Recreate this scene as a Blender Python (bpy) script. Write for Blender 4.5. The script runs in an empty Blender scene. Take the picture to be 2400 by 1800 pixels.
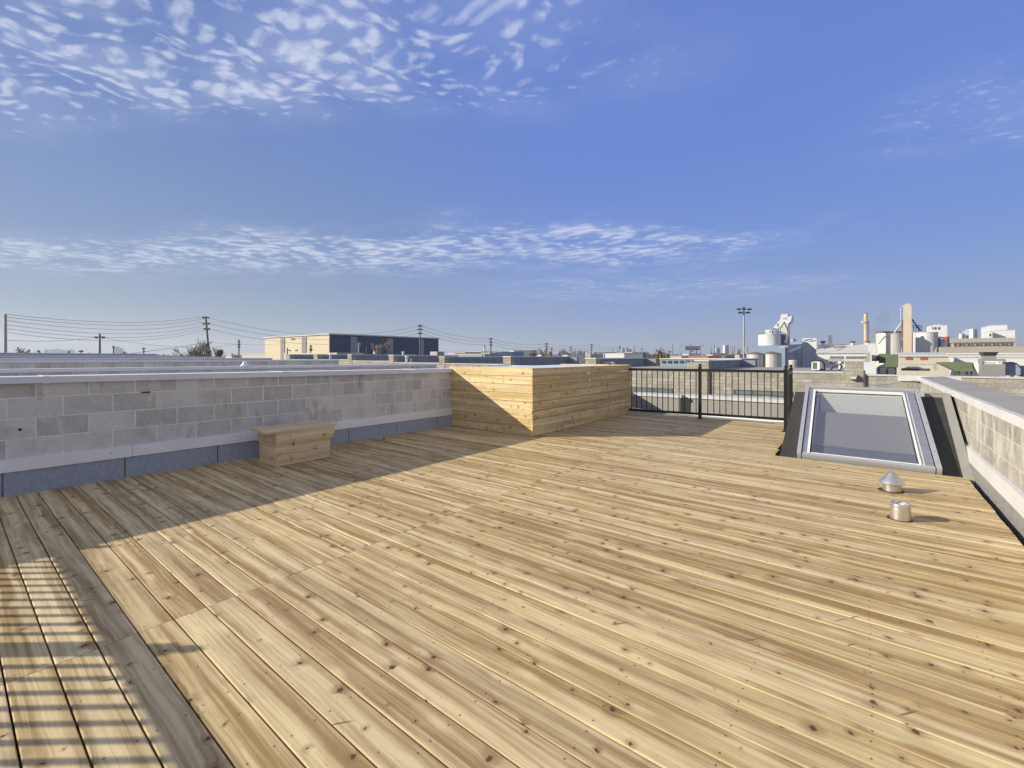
import bpy, math, random
from mathutils import Vector
random.seed(7)
R = math.radians
SC = bpy.context.scene
COL = SC.collection

# ------------------------------------------------------------ camera
F, CX, HY, H = 1055.0, 1200.0, 835.0, 1.35          # focal length and horizon in photograph pixels, eye height over the deck
YAW = R(38.2)
c_, s_ = math.cos(YAW), math.sin(YAW)
cam_d = bpy.data.cameras.new("camera")
cam = bpy.data.objects.new("camera", cam_d)
COL.objects.link(cam)
cam.location = (0, 0, H)
cam.rotation_euler = (R(90), 0, YAW)
cam_d.sensor_width = 36
cam_d.lens = F / 2400 * 36
cam_d.shift_y = -(900 - HY) / 2400
cam_d.clip_start = 0.05
cam_d.clip_end = 30000
SC.camera = cam

# ------------------------------------------------------------ sun and sky
SUN_AZ, SUN_EL = 39.5, 21.9           # direction the light travels to (from +X), elevation
ld = bpy.data.lights.new("sun", 'SUN')
ld.energy = 3.7
ld.angle = R(0.45)
ld.color = (1.0, 0.91, 0.74)
sun = bpy.data.objects.new("sun", ld)
COL.objects.link(sun)
sun.rotation_euler = Vector((math.cos(R(SUN_AZ)) * math.cos(R(SUN_EL)), math.sin(R(SUN_AZ)) * math.cos(R(SUN_EL)), -math.sin(R(SUN_EL)))).to_track_quat('-Z', 'Y').to_euler()
SC.view_settings.view_transform = 'Standard'
SC.view_settings.look = 'None'
SC.view_settings.exposure = 0.86
SC.view_settings.gamma = 1.0


def nd(nt, typ, props=None, ins=None):
    n = nt.nodes.new(typ)
    for k, v in (props or {}).items():
        setattr(n, k, v)
    for k, v in (ins or {}).items():
        sock = n.inputs[k]
        if isinstance(v, bpy.types.NodeSocket):
            nt.links.new(v, sock)
        else:
            sock.default_value = v
    return n


def mth(nt, op, a, b=None, c=None, clamp=False):
    n = nt.nodes.new('ShaderNodeMath')
    n.operation = op
    n.use_clamp = clamp
    for i, v in enumerate((a, b, c)):
        if v is None:
            continue
        if isinstance(v, bpy.types.NodeSocket):
            nt.links.new(v, n.inputs[i])
        else:
            n.inputs[i].default_value = v
    return n.outputs[0]


def mr(nt, v, a, b, x=0.0, y=1.0, smooth=True):
    n = nt.nodes.new('ShaderNodeMapRange')
    n.interpolation_type = 'SMOOTHSTEP' if smooth else 'LINEAR'
    nt.links.new(v, n.inputs[0])
    for i, k in enumerate((a, b, x, y)):
        n.inputs[i + 1].default_value = k
    return n.outputs[0]


def mixc(nt, f, a, b, blend='MIX'):
    n = nt.nodes.new('ShaderNodeMix')
    n.data_type = 'RGBA'
    n.blend_type = blend
    for i, v in ((0, f), (6, a), (7, b)):
        if isinstance(v, bpy.types.NodeSocket):
            nt.links.new(v, n.inputs[i])
        elif i == 0:
            n.inputs[0].default_value = v
        else:
            n.inputs[i].default_value = (v[0], v[1], v[2], 1)
    return n.outputs[2]


def comb(nt, x, y, z):
    n = nt.nodes.new('ShaderNodeCombineXYZ')
    for i, v in enumerate((x, y, z)):
        if isinstance(v, bpy.types.NodeSocket):
            nt.links.new(v, n.inputs[i])
        else:
            n.inputs[i].default_value = v
    return n.outputs[0]


def noise(nt, vec, scale, detail=3.0, rough=0.55, dist=0.0):
    n = nd(nt, 'ShaderNodeTexNoise', {}, {'Vector': vec, 'Scale': scale, 'Detail': detail, 'Roughness': rough, 'Distortion': dist})
    return n.outputs[0]


world = bpy.data.worlds.new("World")
SC.world = world
world.use_nodes = True
nt = world.node_tree
nt.nodes.clear()
sky = nd(nt, 'ShaderNodeTexSky')
sky.sky_type = 'NISHITA'
sky.sun_disc = False
sky.sun_elevation = R(SUN_EL)
sky.sun_rotation = R(90 - (180 + SUN_AZ))
sky.altitude = 150
sky.air_density = 1.0
sky.dust_density = 0.7
sky.ozone_density = 2.2
tc = nd(nt, 'ShaderNodeTexCoord')
sep = nd(nt, 'ShaderNodeSeparateXYZ', {}, {0: tc.outputs['Generated']})
zc = mth(nt, 'MAXIMUM', sep.outputs[2], 0.03)
pxn = mth(nt, 'DIVIDE', sep.outputs[0], zc)
pyn = mth(nt, 'DIVIDE', sep.outputs[1], zc)
cs = mth(nt, 'ADD', mth(nt, 'MULTIPLY', pxn, -0.56), mth(nt, 'MULTIPLY', pyn, 0.83))     # across the cloud streets
ct = mth(nt, 'ADD', mth(nt, 'MULTIPLY', pxn, 0.83), mth(nt, 'MULTIPLY', pyn, 0.56))      # along them
SUNV = (-math.cos(R(SUN_AZ)) * math.cos(R(SUN_EL)), -math.sin(R(SUN_AZ)) * math.cos(R(SUN_EL)), math.sin(R(SUN_EL)))
pv = comb(nt, cs, ct, 0.0)
w1 = mth(nt, 'SUBTRACT', noise(nt, pv, 1.4, 3), 0.5)
csw = mth(nt, 'ADD', cs, mth(nt, 'MULTIPLY', w1, 0.45))
w2 = mth(nt, 'SUBTRACT', noise(nt, comb(nt, cs, ct, 5.0), 0.55, 3), 0.5)
cswb = mth(nt, 'ADD', cs, mth(nt, 'MULTIPLY', w2, 2.2))
ctw = mth(nt, 'ADD', ct, mth(nt, 'MULTIPLY', w1, -0.5))
up = mth(nt, 'MULTIPLY', mr(nt, csw, 2.05, 1.60), mr(nt, ctw, 1.0, -0.5))
lo = mth(nt, 'MULTIPLY', mth(nt, 'MULTIPLY', mr(nt, cswb, 2.9, 4.0), mr(nt, cswb, 6.4, 4.1)), mr(nt, ctw, 3.2, 0.6))
lo = mth(nt, 'MULTIPLY', lo, mr(nt, ctw, -7.5, -4.5, 0.55, 1.0))
lo2 = mth(nt, 'MULTIPLY', mth(nt, 'MULTIPLY', mr(nt, csw, 5.2, 6.2), mr(nt, csw, 9.5, 7.5)), mth(nt, 'MULTIPLY', mr(nt, ctw, 5.5, 3.0), mr(nt, ctw, -2.0, 0.5)))
fa = mth(nt, 'MULTIPLY', mth(nt, 'MULTIPLY', mr(nt, csw, 1.5, 1.8), mr(nt, csw, 2.6, 2.2)), mth(nt, 'MULTIPLY', mr(nt, ctw, 1.2, 1.6), mr(nt, ctw, 2.6, 2.1)))
mask = mth(nt, 'MAXIMUM', mth(nt, 'MAXIMUM', up, lo), mth(nt, 'MAXIMUM', mth(nt, 'MULTIPLY', fa, 0.55), mth(nt, 'MULTIPLY', lo2, 0.6)))
vv = comb(nt, mth(nt, 'MULTIPLY', csw, 1.3), mth(nt, 'MULTIPLY', ctw, 0.95), 3.7)
n1 = noise(nt, vv, 21.0, 4, 0.5, 0.05)
n2 = noise(nt, vv, 2.2, 3, 0.5)
vo_ = nd(nt, 'ShaderNodeTexVoronoi', {'voronoi_dimensions': '2D', 'feature': 'SMOOTH_F1'}, {'Vector': vv, 'Scale': 13.0, 'Smoothness': 0.5, 'Randomness': 1.0}).outputs['Distance']
n1 = mth(nt, 'ADD', mth(nt, 'MULTIPLY', n1, 0.62), mth(nt, 'MULTIPLY', mth(nt, 'SUBTRACT', 1.0, mth(nt, 'MULTIPLY', vo_, 1.25)), 0.36))
puff = mth(nt, 'ADD', n1, mth(nt, 'MULTIPLY', n2, 0.40))
nb = noise(nt, vv, 11.5, 5, 0.55, 0.05)
vb = nd(nt, 'ShaderNodeTexVoronoi', {'voronoi_dimensions': '2D', 'feature': 'SMOOTH_F1'}, {'Vector': vv, 'Scale': 7.0, 'Smoothness': 0.6, 'Randomness': 1.0}).outputs['Distance']
nb = mth(nt, 'ADD', mth(nt, 'MULTIPLY', nb, 0.66), mth(nt, 'MULTIPLY', mth(nt, 'SUBTRACT', 1.0, mth(nt, 'MULTIPLY', vb, 1.25)), 0.34))
pb = mth(nt, 'ADD', nb, mth(nt, 'MULTIPLY', n2, 0.46))
sel = mr(nt, csw, 2.2, 2.9)
puff = mth(nt, 'ADD', mth(nt, 'MULTIPLY', puff, mth(nt, 'SUBTRACT', 1.0, sel)), mth(nt, 'MULTIPLY', pb, sel))
thr = mth(nt, 'SUBTRACT', 0.90, mth(nt, 'MULTIPLY', mask, 0.245))
cl = mth(nt, 'MULTIPLY', mth(nt, 'SUBTRACT', puff, thr), 5.0, clamp=True)
veil = mth(nt, 'MULTIPLY', mr(nt, n2, 0.30, 0.75), 0.26)
cl = mth(nt, 'MULTIPLY', mth(nt, 'ADD', mth(nt, 'MULTIPLY', cl, 0.56), veil), mask, clamp=True)
cl = mth(nt, 'MULTIPLY', cl, mr(nt, sep.outputs[2], 0.02, 0.16))
tint = mixc(nt, 1.0, sky.outputs[0], (0.62, 0.70, 1.05), 'MULTIPLY')
rp = nd(nt, 'ShaderNodeValToRGB', {}, {0: mth(nt, 'MULTIPLY', sep.outputs[2], 1.25)})
cr = rp.color_ramp
for i, (pz, cc) in enumerate(((0.0, (.315, .400, .590)), (0.10, (.245, .350, .610)), (0.26, (.168, .292, .670)), (0.48, (.138, .252, .690)), (1.0, (.125, .215, .620)))):
    e = cr.elements[i] if i < 2 else cr.elements.new(pz)
    e.position = pz
    e.color = (*cc, 1)
grad = mixc(nt, 1.0, rp.outputs[0], (5.3, 5.3, 5.3), 'MULTIPLY')
tint = mixc(nt, 0.88, tint, grad)
tint = mixc(nt, mr(nt, sep.outputs[0], -0.45, -1.0), tint, mixc(nt, 1.0, tint, (1.06, 0.97, 0.76), 'MULTIPLY'))
skycol = mixc(nt, cl, tint, (3.7, 4.0, 4.9))
# fill light added to the unseen sky overhead and behind the viewer, as cloud
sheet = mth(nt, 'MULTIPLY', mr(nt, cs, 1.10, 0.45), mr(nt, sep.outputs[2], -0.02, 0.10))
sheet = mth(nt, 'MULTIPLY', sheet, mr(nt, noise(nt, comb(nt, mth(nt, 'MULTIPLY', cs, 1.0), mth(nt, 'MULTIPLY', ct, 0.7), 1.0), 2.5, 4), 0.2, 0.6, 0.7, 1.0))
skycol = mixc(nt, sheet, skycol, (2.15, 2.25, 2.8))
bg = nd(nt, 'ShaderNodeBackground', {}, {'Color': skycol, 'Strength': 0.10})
wo = nd(nt, 'ShaderNodeOutputWorld', {}, {'Surface': bg.outputs[0]})

# ------------------------------------------------------------ photograph pixel -> world
def at(px, py, d):
    r = (px - CX) / F * d
    return Vector((r * c_ - d * s_, r * s_ + d * c_, H - (py - HY) / F * d))


def uu(px):
    return (px - CX) / F


def gx(px, Y):
    u = uu(px)
    return Y * (c_ * u - s_) / (s_ * u + c_)


def gy(px, X):
    u = uu(px)
    return X * (s_ * u + c_) / (c_ * u - s_)


def gd(px, Y):
    return Y / (s_ * uu(px) + c_)


def gz(py, px, Y):
    return H - (py - HY) / F * gd(px, Y)


# ------------------------------------------------------------ mesh builder (world coordinates in, local to the parent out)
class MB:
    def __init__(s):
        s.v, s.f, s.uv, s.uv2, s.m = [], [], [], [], []

    def face(s, pts, uv=None, rnd=(0, 0), m=0):
        n = len(s.v)
        s.v += [tuple(p) for p in pts]
        s.f.append(tuple(range(n, n + len(pts))))
        s.uv.append(uv)
        s.uv2.append(rnd)
        s.m.append(m)

    def mesh(s, vs, fs, m=0):
        n = len(s.v)
        s.v += [tuple(p) for p in vs]
        for f in fs:
            s.f.append(tuple(n + i for i in f))
            s.uv.append(None)
            s.uv2.append((0, 0))
            s.m.append(m)

    def box(s, x0, x1, y0, y1, z0, z1, m=0):
        x0, x1 = min(x0, x1), max(x0, x1)
        y0, y1 = min(y0, y1), max(y0, y1)
        z0, z1 = min(z0, z1), max(z0, z1)
        v = [(x, y, z) for z in (z0, z1) for y in (y0, y1) for x in (x0, x1)]
        s.mesh(v, [(0, 2, 3, 1), (4, 5, 7, 6), (0, 1, 5, 4), (2, 6, 7, 3), (0, 4, 6, 2), (1, 3, 7, 5)], m)
        return s

    def hexa(s, v, m=0):    # 8 points, bottom ring then top ring, counter-clockwise seen from above
        s.mesh(v, [(3, 2, 1, 0), (4, 5, 6, 7), (0, 1, 5, 4), (1, 2, 6, 5), (2, 3, 7, 6), (3, 0, 4, 7)], m)
        return s

    def prism(s, pts, ext, m=0):      # polygon (world points) extruded along ext
        n = len(pts)
        e = Vector(ext)
        a = [Vector(p) for p in pts]
        b = [p + e for p in a]
        s.mesh(a + b, [tuple(range(n)), tuple(range(2 * n - 1, n - 1, -1))] + [(i, i + n, (i + 1) % n + n, (i + 1) % n) for i in range(n)], m)
        return s

    def tube(s, p0, p1, r0, r1=None, n=8, cap=True, m=0):
        r1 = r0 if r1 is None else r1
        p0, p1 = Vector(p0), Vector(p1)
        d = (p1 - p0).normalized()
        a = Vector((0, 0, 1)) if abs(d.z) < 0.9 else Vector((1, 0, 0))
        x = d.cross(a).normalized()
        y = d.cross(x)
        vs = []
        for p, r in ((p0, r0), (p1, r1)):
            for i in range(n):
                t = 2 * math.pi * i / n
                vs.append(p + x * (r * math.cos(t)) + y * (r * math.sin(t)))
        fs = [(i, i + n, (i + 1) % n + n, (i + 1) % n) for i in range(n)]
        if cap:
            fs += [tuple(range(n)), tuple(range(2 * n - 1, n - 1, -1))]
        s.mesh(vs, fs, m)
        return s

    def path(s, pts, r, n=6, m=0):
        for a, b in zip(pts[:-1], pts[1:]):
            s.tube(a, b, r, r, n, True, m)
        return s

    def lathe(s, o, prof, n=32, m=0):
        o = Vector(o)
        vs = []
        for r, z in prof:
            for i in range(n):
                t = 2 * math.pi * i / n
                vs.append((o.x + r * math.cos(t), o.y + r * math.sin(t), o.z + z))
        fs = []
        for k in range(len(prof) - 1):
            for i in range(n):
                j = (i + 1) % n
                fs.append((k * n + i, k * n + j, (k + 1) * n + j, (k + 1) * n + i))
        s.mesh(vs, fs, m)
        return s

    def board(s, o, ex, ey, ez, L, W, T, r=0.004, rnd=None, m=0):
        """a plank: length along ex, width along ey, thickness down -ez from o; rounded long edges"""
        o, ex, ey, ez = Vector(o), Vector(ex), Vector(ey), Vector(ez)
        rnd = rnd or (random.random(), random.random())
        u0 = rnd[0] * 37.0
        pr = [(0, -T), (0, -r), (r * .3, -r * .3), (r, 0), (W - r, 0), (W - r * .3, -r * .3), (W, -r), (W, -T)]
        P = lambda a, yz: o + ex * a + ey * yz[0] + ez * yz[1]
        for k in range(len(pr)):
            a, b = pr[k], pr[(k + 1) % len(pr)]
            s.face([P(0, a), P(L, a), P(L, b), P(0, b)], [(u0, a[0] + a[1]), (u0 + L, a[0] + a[1]), (u0 + L, b[0] + b[1]), (u0, b[0] + b[1])], rnd, m)
        s.face([P(0, q) for q in pr], [(u0 + q[1], q[0]) for q in pr], rnd, m)
        s.face([P(L, q) for q in reversed(pr)], [(u0 + L + q[1], q[0]) for q in reversed(pr)], rnd, m)
        return s

    def build(s, name, mat, parent=None, smooth=False, loc=None):
        me = bpy.data.meshes.new(name)
        o = bpy.data.objects.new(name, me)
        COL.objects.link(o)
        off = Vector((0, 0, 0))
        if parent is not None:
            o.parent = parent
            p = parent
            while p is not None:
                off += p.location
                p = p.parent
        elif loc is not None:
            o.location = loc
            off = Vector(loc)
        me.from_pydata([(v[0] - off.x, v[1] - off.y, v[2] - off.z) for v in s.v], [], s.f)
        for mm in (mat if isinstance(mat, (list, tuple)) else [mat]):
            me.materials.append(mm)
        if any(u is not None for u in s.uv):
            l1, l2 = me.uv_layers.new(name='UV'), me.uv_layers.new(name='RND')
            k = 0
            for f, u, q in zip(s.f, s.uv, s.uv2):
                for i in range(len(f)):
                    l1.data[k].uv = u[i] if u else (0, 0)
                    l2.data[k].uv = q
                    k += 1
        me.polygons.foreach_set('material_index', s.m)
        if smooth:
            me.polygons.foreach_set('use_smooth', [True] * len(me.polygons))
            me.set_sharp_from_angle(angle=R(35))
        me.update()
        return o


def tag(o, label=None, cat=None, group=None, kind=None):
    for k, v in (('label', label), ('category', cat), ('group', group), ('kind', kind)):
        if v:
            o[k] = v
    return o


def thing(name, label, cat, loc=(0, 0, 0), group=None):
    o = bpy.data.objects.new(name, None)
    o.empty_display_size = 0.3
    COL.objects.link(o)
    o.location = loc
    return tag(o, label, cat, group)


def copy_tree(o, parent=None):
    k = o.copy()
    COL.objects.link(k)
    k.parent = parent
    for ch in [x for x in bpy.data.objects if x.parent is o]:
        copy_tree(ch, k)
    return k


# ------------------------------------------------------------ materials
MATS = {}


def newmat(name):
    m = bpy.data.materials.new(name)
    m.use_nodes = True
    nt = m.node_tree
    nt.nodes.clear()
    b = nt.nodes.new('ShaderNodeBsdfPrincipled')
    o = nt.nodes.new('ShaderNodeOutputMaterial')
    nt.links.new(b.outputs[0], o.inputs[0])
    return m, nt, b


def lk(nt, sock, tgt):
    nt.links.new(sock, tgt)


def bump(nt, b, h, st, dist=0.01):
    n = nd(nt, 'ShaderNodeBump', {}, {'Height': h, 'Strength': st, 'Distance': dist})
    nt.links.new(n.outputs[0], b.inputs['Normal'])


def pm(name, col, rough=0.65, metal=0.0, var=0.12, scale=3.0, bmp=0.0, streak=0.0, dirt=None, dirt_amt=0.0):
    """painted / plain surface: base colour broken up by blotches, optional vertical streaks and dirt"""
    if name in MATS:
        return MATS[name]
    m, nt, b = newmat(name)
    g = nd(nt, 'ShaderNodeNewGeometry')
    P = g.outputs['Position']
    n1 = noise(nt, P, scale, 4)
    k = mr(nt, n1, 0.25, 0.75, 1 - var, 1 + var, False)
    hs = nd(nt, 'ShaderNodeHueSaturation', {}, {'Color': (*col, 1), 'Value': k})
    colr = hs.outputs[0]
    if streak:
        sp = nd(nt, 'ShaderNodeSeparateXYZ', {}, {0: P})
        sv = comb(nt, mth(nt, 'MULTIPLY', sp.outputs[0], 6.0), mth(nt, 'MULTIPLY', sp.outputs[1], 6.0), mth(nt, 'MULTIPLY', sp.outputs[2], 0.35))
        sn = noise(nt, sv, scale, 3)
        colr = mixc(nt, mth(nt, 'MULTIPLY', mr(nt, sn, 0.45, 0.75), streak), colr, (col[0] * .55, col[1] * .5, col[2] * .42))
    if dirt:
        dn = noise(nt, P, scale * 0.6, 5, 0.65)
        colr = mixc(nt, mth(nt, 'MULTIPLY', mr(nt, dn, 0.5, 0.7), dirt_amt), colr, dirt)
    lk(nt, colr, b.inputs['Base Color'])
    b.inputs['Metallic'].default_value = metal
    lk(nt, mr(nt, n1, 0.2, 0.8, max(0.02, rough - 0.08), min(1, rough + 0.08)), b.inputs['Roughness'])
    if bmp:
        bump(nt, b, noise(nt, P, scale * 12, 3), bmp, 0.01)
    MATS[name] = m
    return m


def wood(name, light, dark, screws=False, knot=(0.10, 0.045, 0.018), bw=0.14, tone=0.20):
    m, nt, b = newmat(name)
    uvn = nd(nt, 'ShaderNodeUVMap', {'uv_map': 'UV'})
    rn = nd(nt, 'ShaderNodeUVMap', {'uv_map': 'RND'})
    s = nd(nt, 'ShaderNodeSeparateXYZ', {}, {0: uvn.outputs[0]})
    r = nd(nt, 'ShaderNodeSeparateXYZ', {}, {0: rn.outputs[0]})
    u, v = s.outputs[0], s.outputs[1]
    r1, r2 = r.outputs[0], r.outputs[1]
    # knots first, they bend the grain
    kwn = mth(nt, 'SUBTRACT', noise(nt, comb(nt, mth(nt, 'MULTIPLY', u, 40.0), mth(nt, 'MULTIPLY', v, 60.0), mth(nt, 'MULTIPLY', r1, 40.0)), 1.0, 3, 0.6), 0.5)
    kv = comb(nt, mth(nt, 'ADD', mth(nt, 'MULTIPLY', u, 7.2), mth(nt, 'MULTIPLY', kwn, 0.22)), mth(nt, 'ADD', mth(nt, 'ADD', mth(nt, 'MULTIPLY', v, 7.2), mth(nt, 'MULTIPLY', kwn, -0.16)), mth(nt, 'MULTIPLY', r2, 57.0)), 0.0)
    kn = nd(nt, 'ShaderNodeTexVoronoi', {'voronoi_dimensions': '2D', 'feature': 'F1'}, {'Vector': kv, 'Scale': 1.0})
    kc = nd(nt, 'ShaderNodeSeparateColor', {}, {0: kn.outputs['Color']})
    ksize = mr(nt, mth(nt, 'POWER', kc.outputs[0], 2.2), 0.14, 1.0, 0.0, 0.125, False)                  # radius in cell units, zero for a third of the cells
    kd = mth(nt, 'ADD', kn.outputs['Distance'], mth(nt, 'MULTIPLY', mth(nt, 'SUBTRACT', noise(nt, kv, 9.0, 3), 0.5), 0.11))
    krel = mth(nt, 'DIVIDE', kd, mth(nt, 'MAXIMUM', ksize, 0.004))
    kcore = mr(nt, krel, 1.0, 0.55)
    khalo = mth(nt, 'MULTIPLY', mr(nt, krel, 3.8, 0.8), mr(nt, ksize, 0.01, 0.04))
    warp = mth(nt, 'MULTIPLY', khalo, 0.010)
    wob = mth(nt, 'MULTIPLY', mth(nt, 'SUBTRACT', noise(nt, comb(nt, mth(nt, 'MULTIPLY', u, 1.0), mth(nt, 'MULTIPLY', v, 3.0), mth(nt, 'MULTIPLY', r1, 91.0)), 1.3, 2), 0.5), 0.05)
    vw = mth(nt, 'ADD', mth(nt, 'ADD', v, warp), wob)
    rz = mth(nt, 'MULTIPLY', r1, 63.0)
    broad = noise(nt, comb(nt, mth(nt, 'MULTIPLY', u, 0.55), mth(nt, 'MULTIPLY', vw, 17.0), rz), 1.0, 3, 0.5)
    mid = noise(nt, comb(nt, mth(nt, 'MULTIPLY', u, 1.3), mth(nt, 'MULTIPLY', vw, 75.0), rz), 1.0, 3, 0.6)
    fine = noise(nt, comb(nt, mth(nt, 'MULTIPLY', u, 9.0), mth(nt, 'MULTIPLY', vw, 430.0), rz), 1.0, 3, 0.6)
    blot = noise(nt, comb(nt, mth(nt, 'MULTIPLY', u, 3.0), mth(nt, 'MULTIPLY', v, 9.0), rz), 1.0, 4, 0.6)
    f = mth(nt, 'ADD', mth(nt, 'MULTIPLY', broad, 1.05), mth(nt, 'ADD', mth(nt, 'MULTIPLY', mid, 0.58), mth(nt, 'ADD', mth(nt, 'MULTIPLY', fine, 0.16), mth(nt, 'MULTIPLY', blot, 0.30))))
    f = mr(nt, mth(nt, 'ADD', f, mth(nt, 'MULTIPLY', mth(nt, 'SUBTRACT', r2, 0.5), 0.10)), 0.83, 1.19, 0.0, 1.0, False)
    col = mixc(nt, f, light, dark)
    val = mth(nt, 'ADD', 1.0 - tone / 2, mth(nt, 'MULTIPLY', r1, tone))
    hs = nd(nt, 'ShaderNodeHueSaturation', {}, {'Color': col, 'Value': val, 'Saturation': mth(nt, 'ADD', 0.95, mth(nt, 'MULTIPLY', r2, 0.10)), 'Hue': mth(nt, 'ADD', 0.499, mth(nt, 'MULTIPLY', r1, 0.004))})
    col = hs.outputs[0]
    # pale flash beside a knot and brown halo on it
    col = mixc(nt, mth(nt, 'MULTIPLY', khalo, 0.42), col, (dark[0] * .55, dark[1] * .45, dark[2] * .40))
    sp = comb(nt, mth(nt, 'MULTIPLY', u, 2.1), mth(nt, 'ADD', mth(nt, 'MULTIPLY', v, 2.1), mth(nt, 'MULTIPLY', r1, 77.0)), 0.0)
    lv = nd(nt, 'ShaderNodeTexVoronoi', {'voronoi_dimensions': '2D', 'feature': 'F1'}, {'Vector': comb(nt, mth(nt, 'MULTIPLY', u, 3.3), mth(nt, 'ADD', mth(nt, 'MULTIPLY', v, 11.0), mth(nt, 'MULTIPLY', r1, 77.0)), 0.0), 'Scale': 1.0})
    lc = nd(nt, 'ShaderNodeSeparateColor', {}, {0: lv.outputs['Color']})
    flash = mth(nt, 'MULTIPLY', mr(nt, lv.outputs['Distance'], 0.32, 0.02), mr(nt, lc.outputs[1], 0.72, 0.86))
    col = mixc(nt, mth(nt, 'MULTIPLY', flash, 0.45), col, (min(1, light[0] * 1.18), min(1, light[1] * 1.2), min(1, light[2] * 1.28)))
    # spike knots: thin slashes running across the board
    sv = comb(nt, mth(nt, 'ADD', mth(nt, 'MULTIPLY', u, 6.5), mth(nt, 'MULTIPLY', v, -5.0)), mth(nt, 'ADD', mth(nt, 'MULTIPLY', v, 1.1), mth(nt, 'MULTIPLY', r2, 31.0)), 0.0)
    spk = nd(nt, 'ShaderNodeTexVoronoi', {'voronoi_dimensions': '2D', 'feature': 'F1'}, {'Vector': sv, 'Scale': 1.0})
    spc = nd(nt, 'ShaderNodeSeparateColor', {}, {0: spk.outputs['Color']})
    spike = mth(nt, 'MULTIPLY', mr(nt, spk.outputs['Distance'], 0.055, 0.02), mr(nt, spc.outputs[2], 0.80, 0.84))
    col = mixc(nt, mth(nt, 'MULTIPLY', spike, 0.75), col, (knot[0] * 1.4, knot[1] * 1.4, knot[2] * 1.2))
    ring = mr(nt, mth(nt, 'PINGPONG', krel, 0.22), 0.0, 0.22, 0.6, 1.4)
    kcol = nd(nt, 'ShaderNodeHueSaturation', {}, {'Color': (*knot, 1), 'Value': ring}).outputs[0]
    col = mixc(nt, mth(nt, 'MULTIPLY', kcore, 0.92), col, kcol)
    if screws:
        g = nd(nt, 'ShaderNodeNewGeometry')
        gp = nd(nt, 'ShaderNodeSeparateXYZ', {}, {0: g.outputs['Position']})
        dx = mth(nt, 'SUBTRACT', mth(nt, 'PINGPONG', mth(nt, 'ADD', gp.outputs[0], mth(nt, 'ADD', 2.82, mth(nt, 'MULTIPLY', r2, 0.012))), 0.203), 0.0)
        dv = mth(nt, 'SUBTRACT', mth(nt, 'ABSOLUTE', mth(nt, 'SUBTRACT', v, bw / 2)), bw * 0.31)
        dd = mth(nt, 'SQRT', mth(nt, 'ADD', mth(nt, 'MULTIPLY', dx, dx), mth(nt, 'MULTIPLY', dv, dv)))
        col = mixc(nt, mth(nt, 'MULTIPLY', mr(nt, dd, 0.0055, 0.0030), 0.75), col, (0.035, 0.025, 0.018))
    if screws:
        sc1 = noise(nt, g.outputs['Position'], 1.1, 5, 0.7)
        sc2 = noise(nt, comb(nt, mth(nt, 'MULTIPLY', gp.outputs[0], 3.0), mth(nt, 'MULTIPLY', gp.outputs[1], 14.0), 0.0), 1.0, 4, 0.7)
        col = mixc(nt, mth(nt, 'MULTIPLY', mr(nt, sc1, 0.50, 0.78), 0.16), col, (0.30, 0.26, 0.20))
        col = mixc(nt, mth(nt, 'MULTIPLY', mr(nt, sc2, 0.62, 0.80), 0.22), col, (0.20, 0.15, 0.09))
    lk(nt, col, b.inputs['Base Color'])
    lk(nt, mr(nt, fine, 0.3, 0.7, 0.55, 0.75), b.inputs['Roughness'])
    b.inputs['Specular IOR Level'].default_value = 0.3
    bump(nt, b, mth(nt, 'SUBTRACT', mth(nt, 'MULTIPLY', fine, 0.5), mth(nt, 'MULTIPLY', kcore, 0.8)), 0.35, 0.0015)
    MATS[name] = m
    return m


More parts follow.
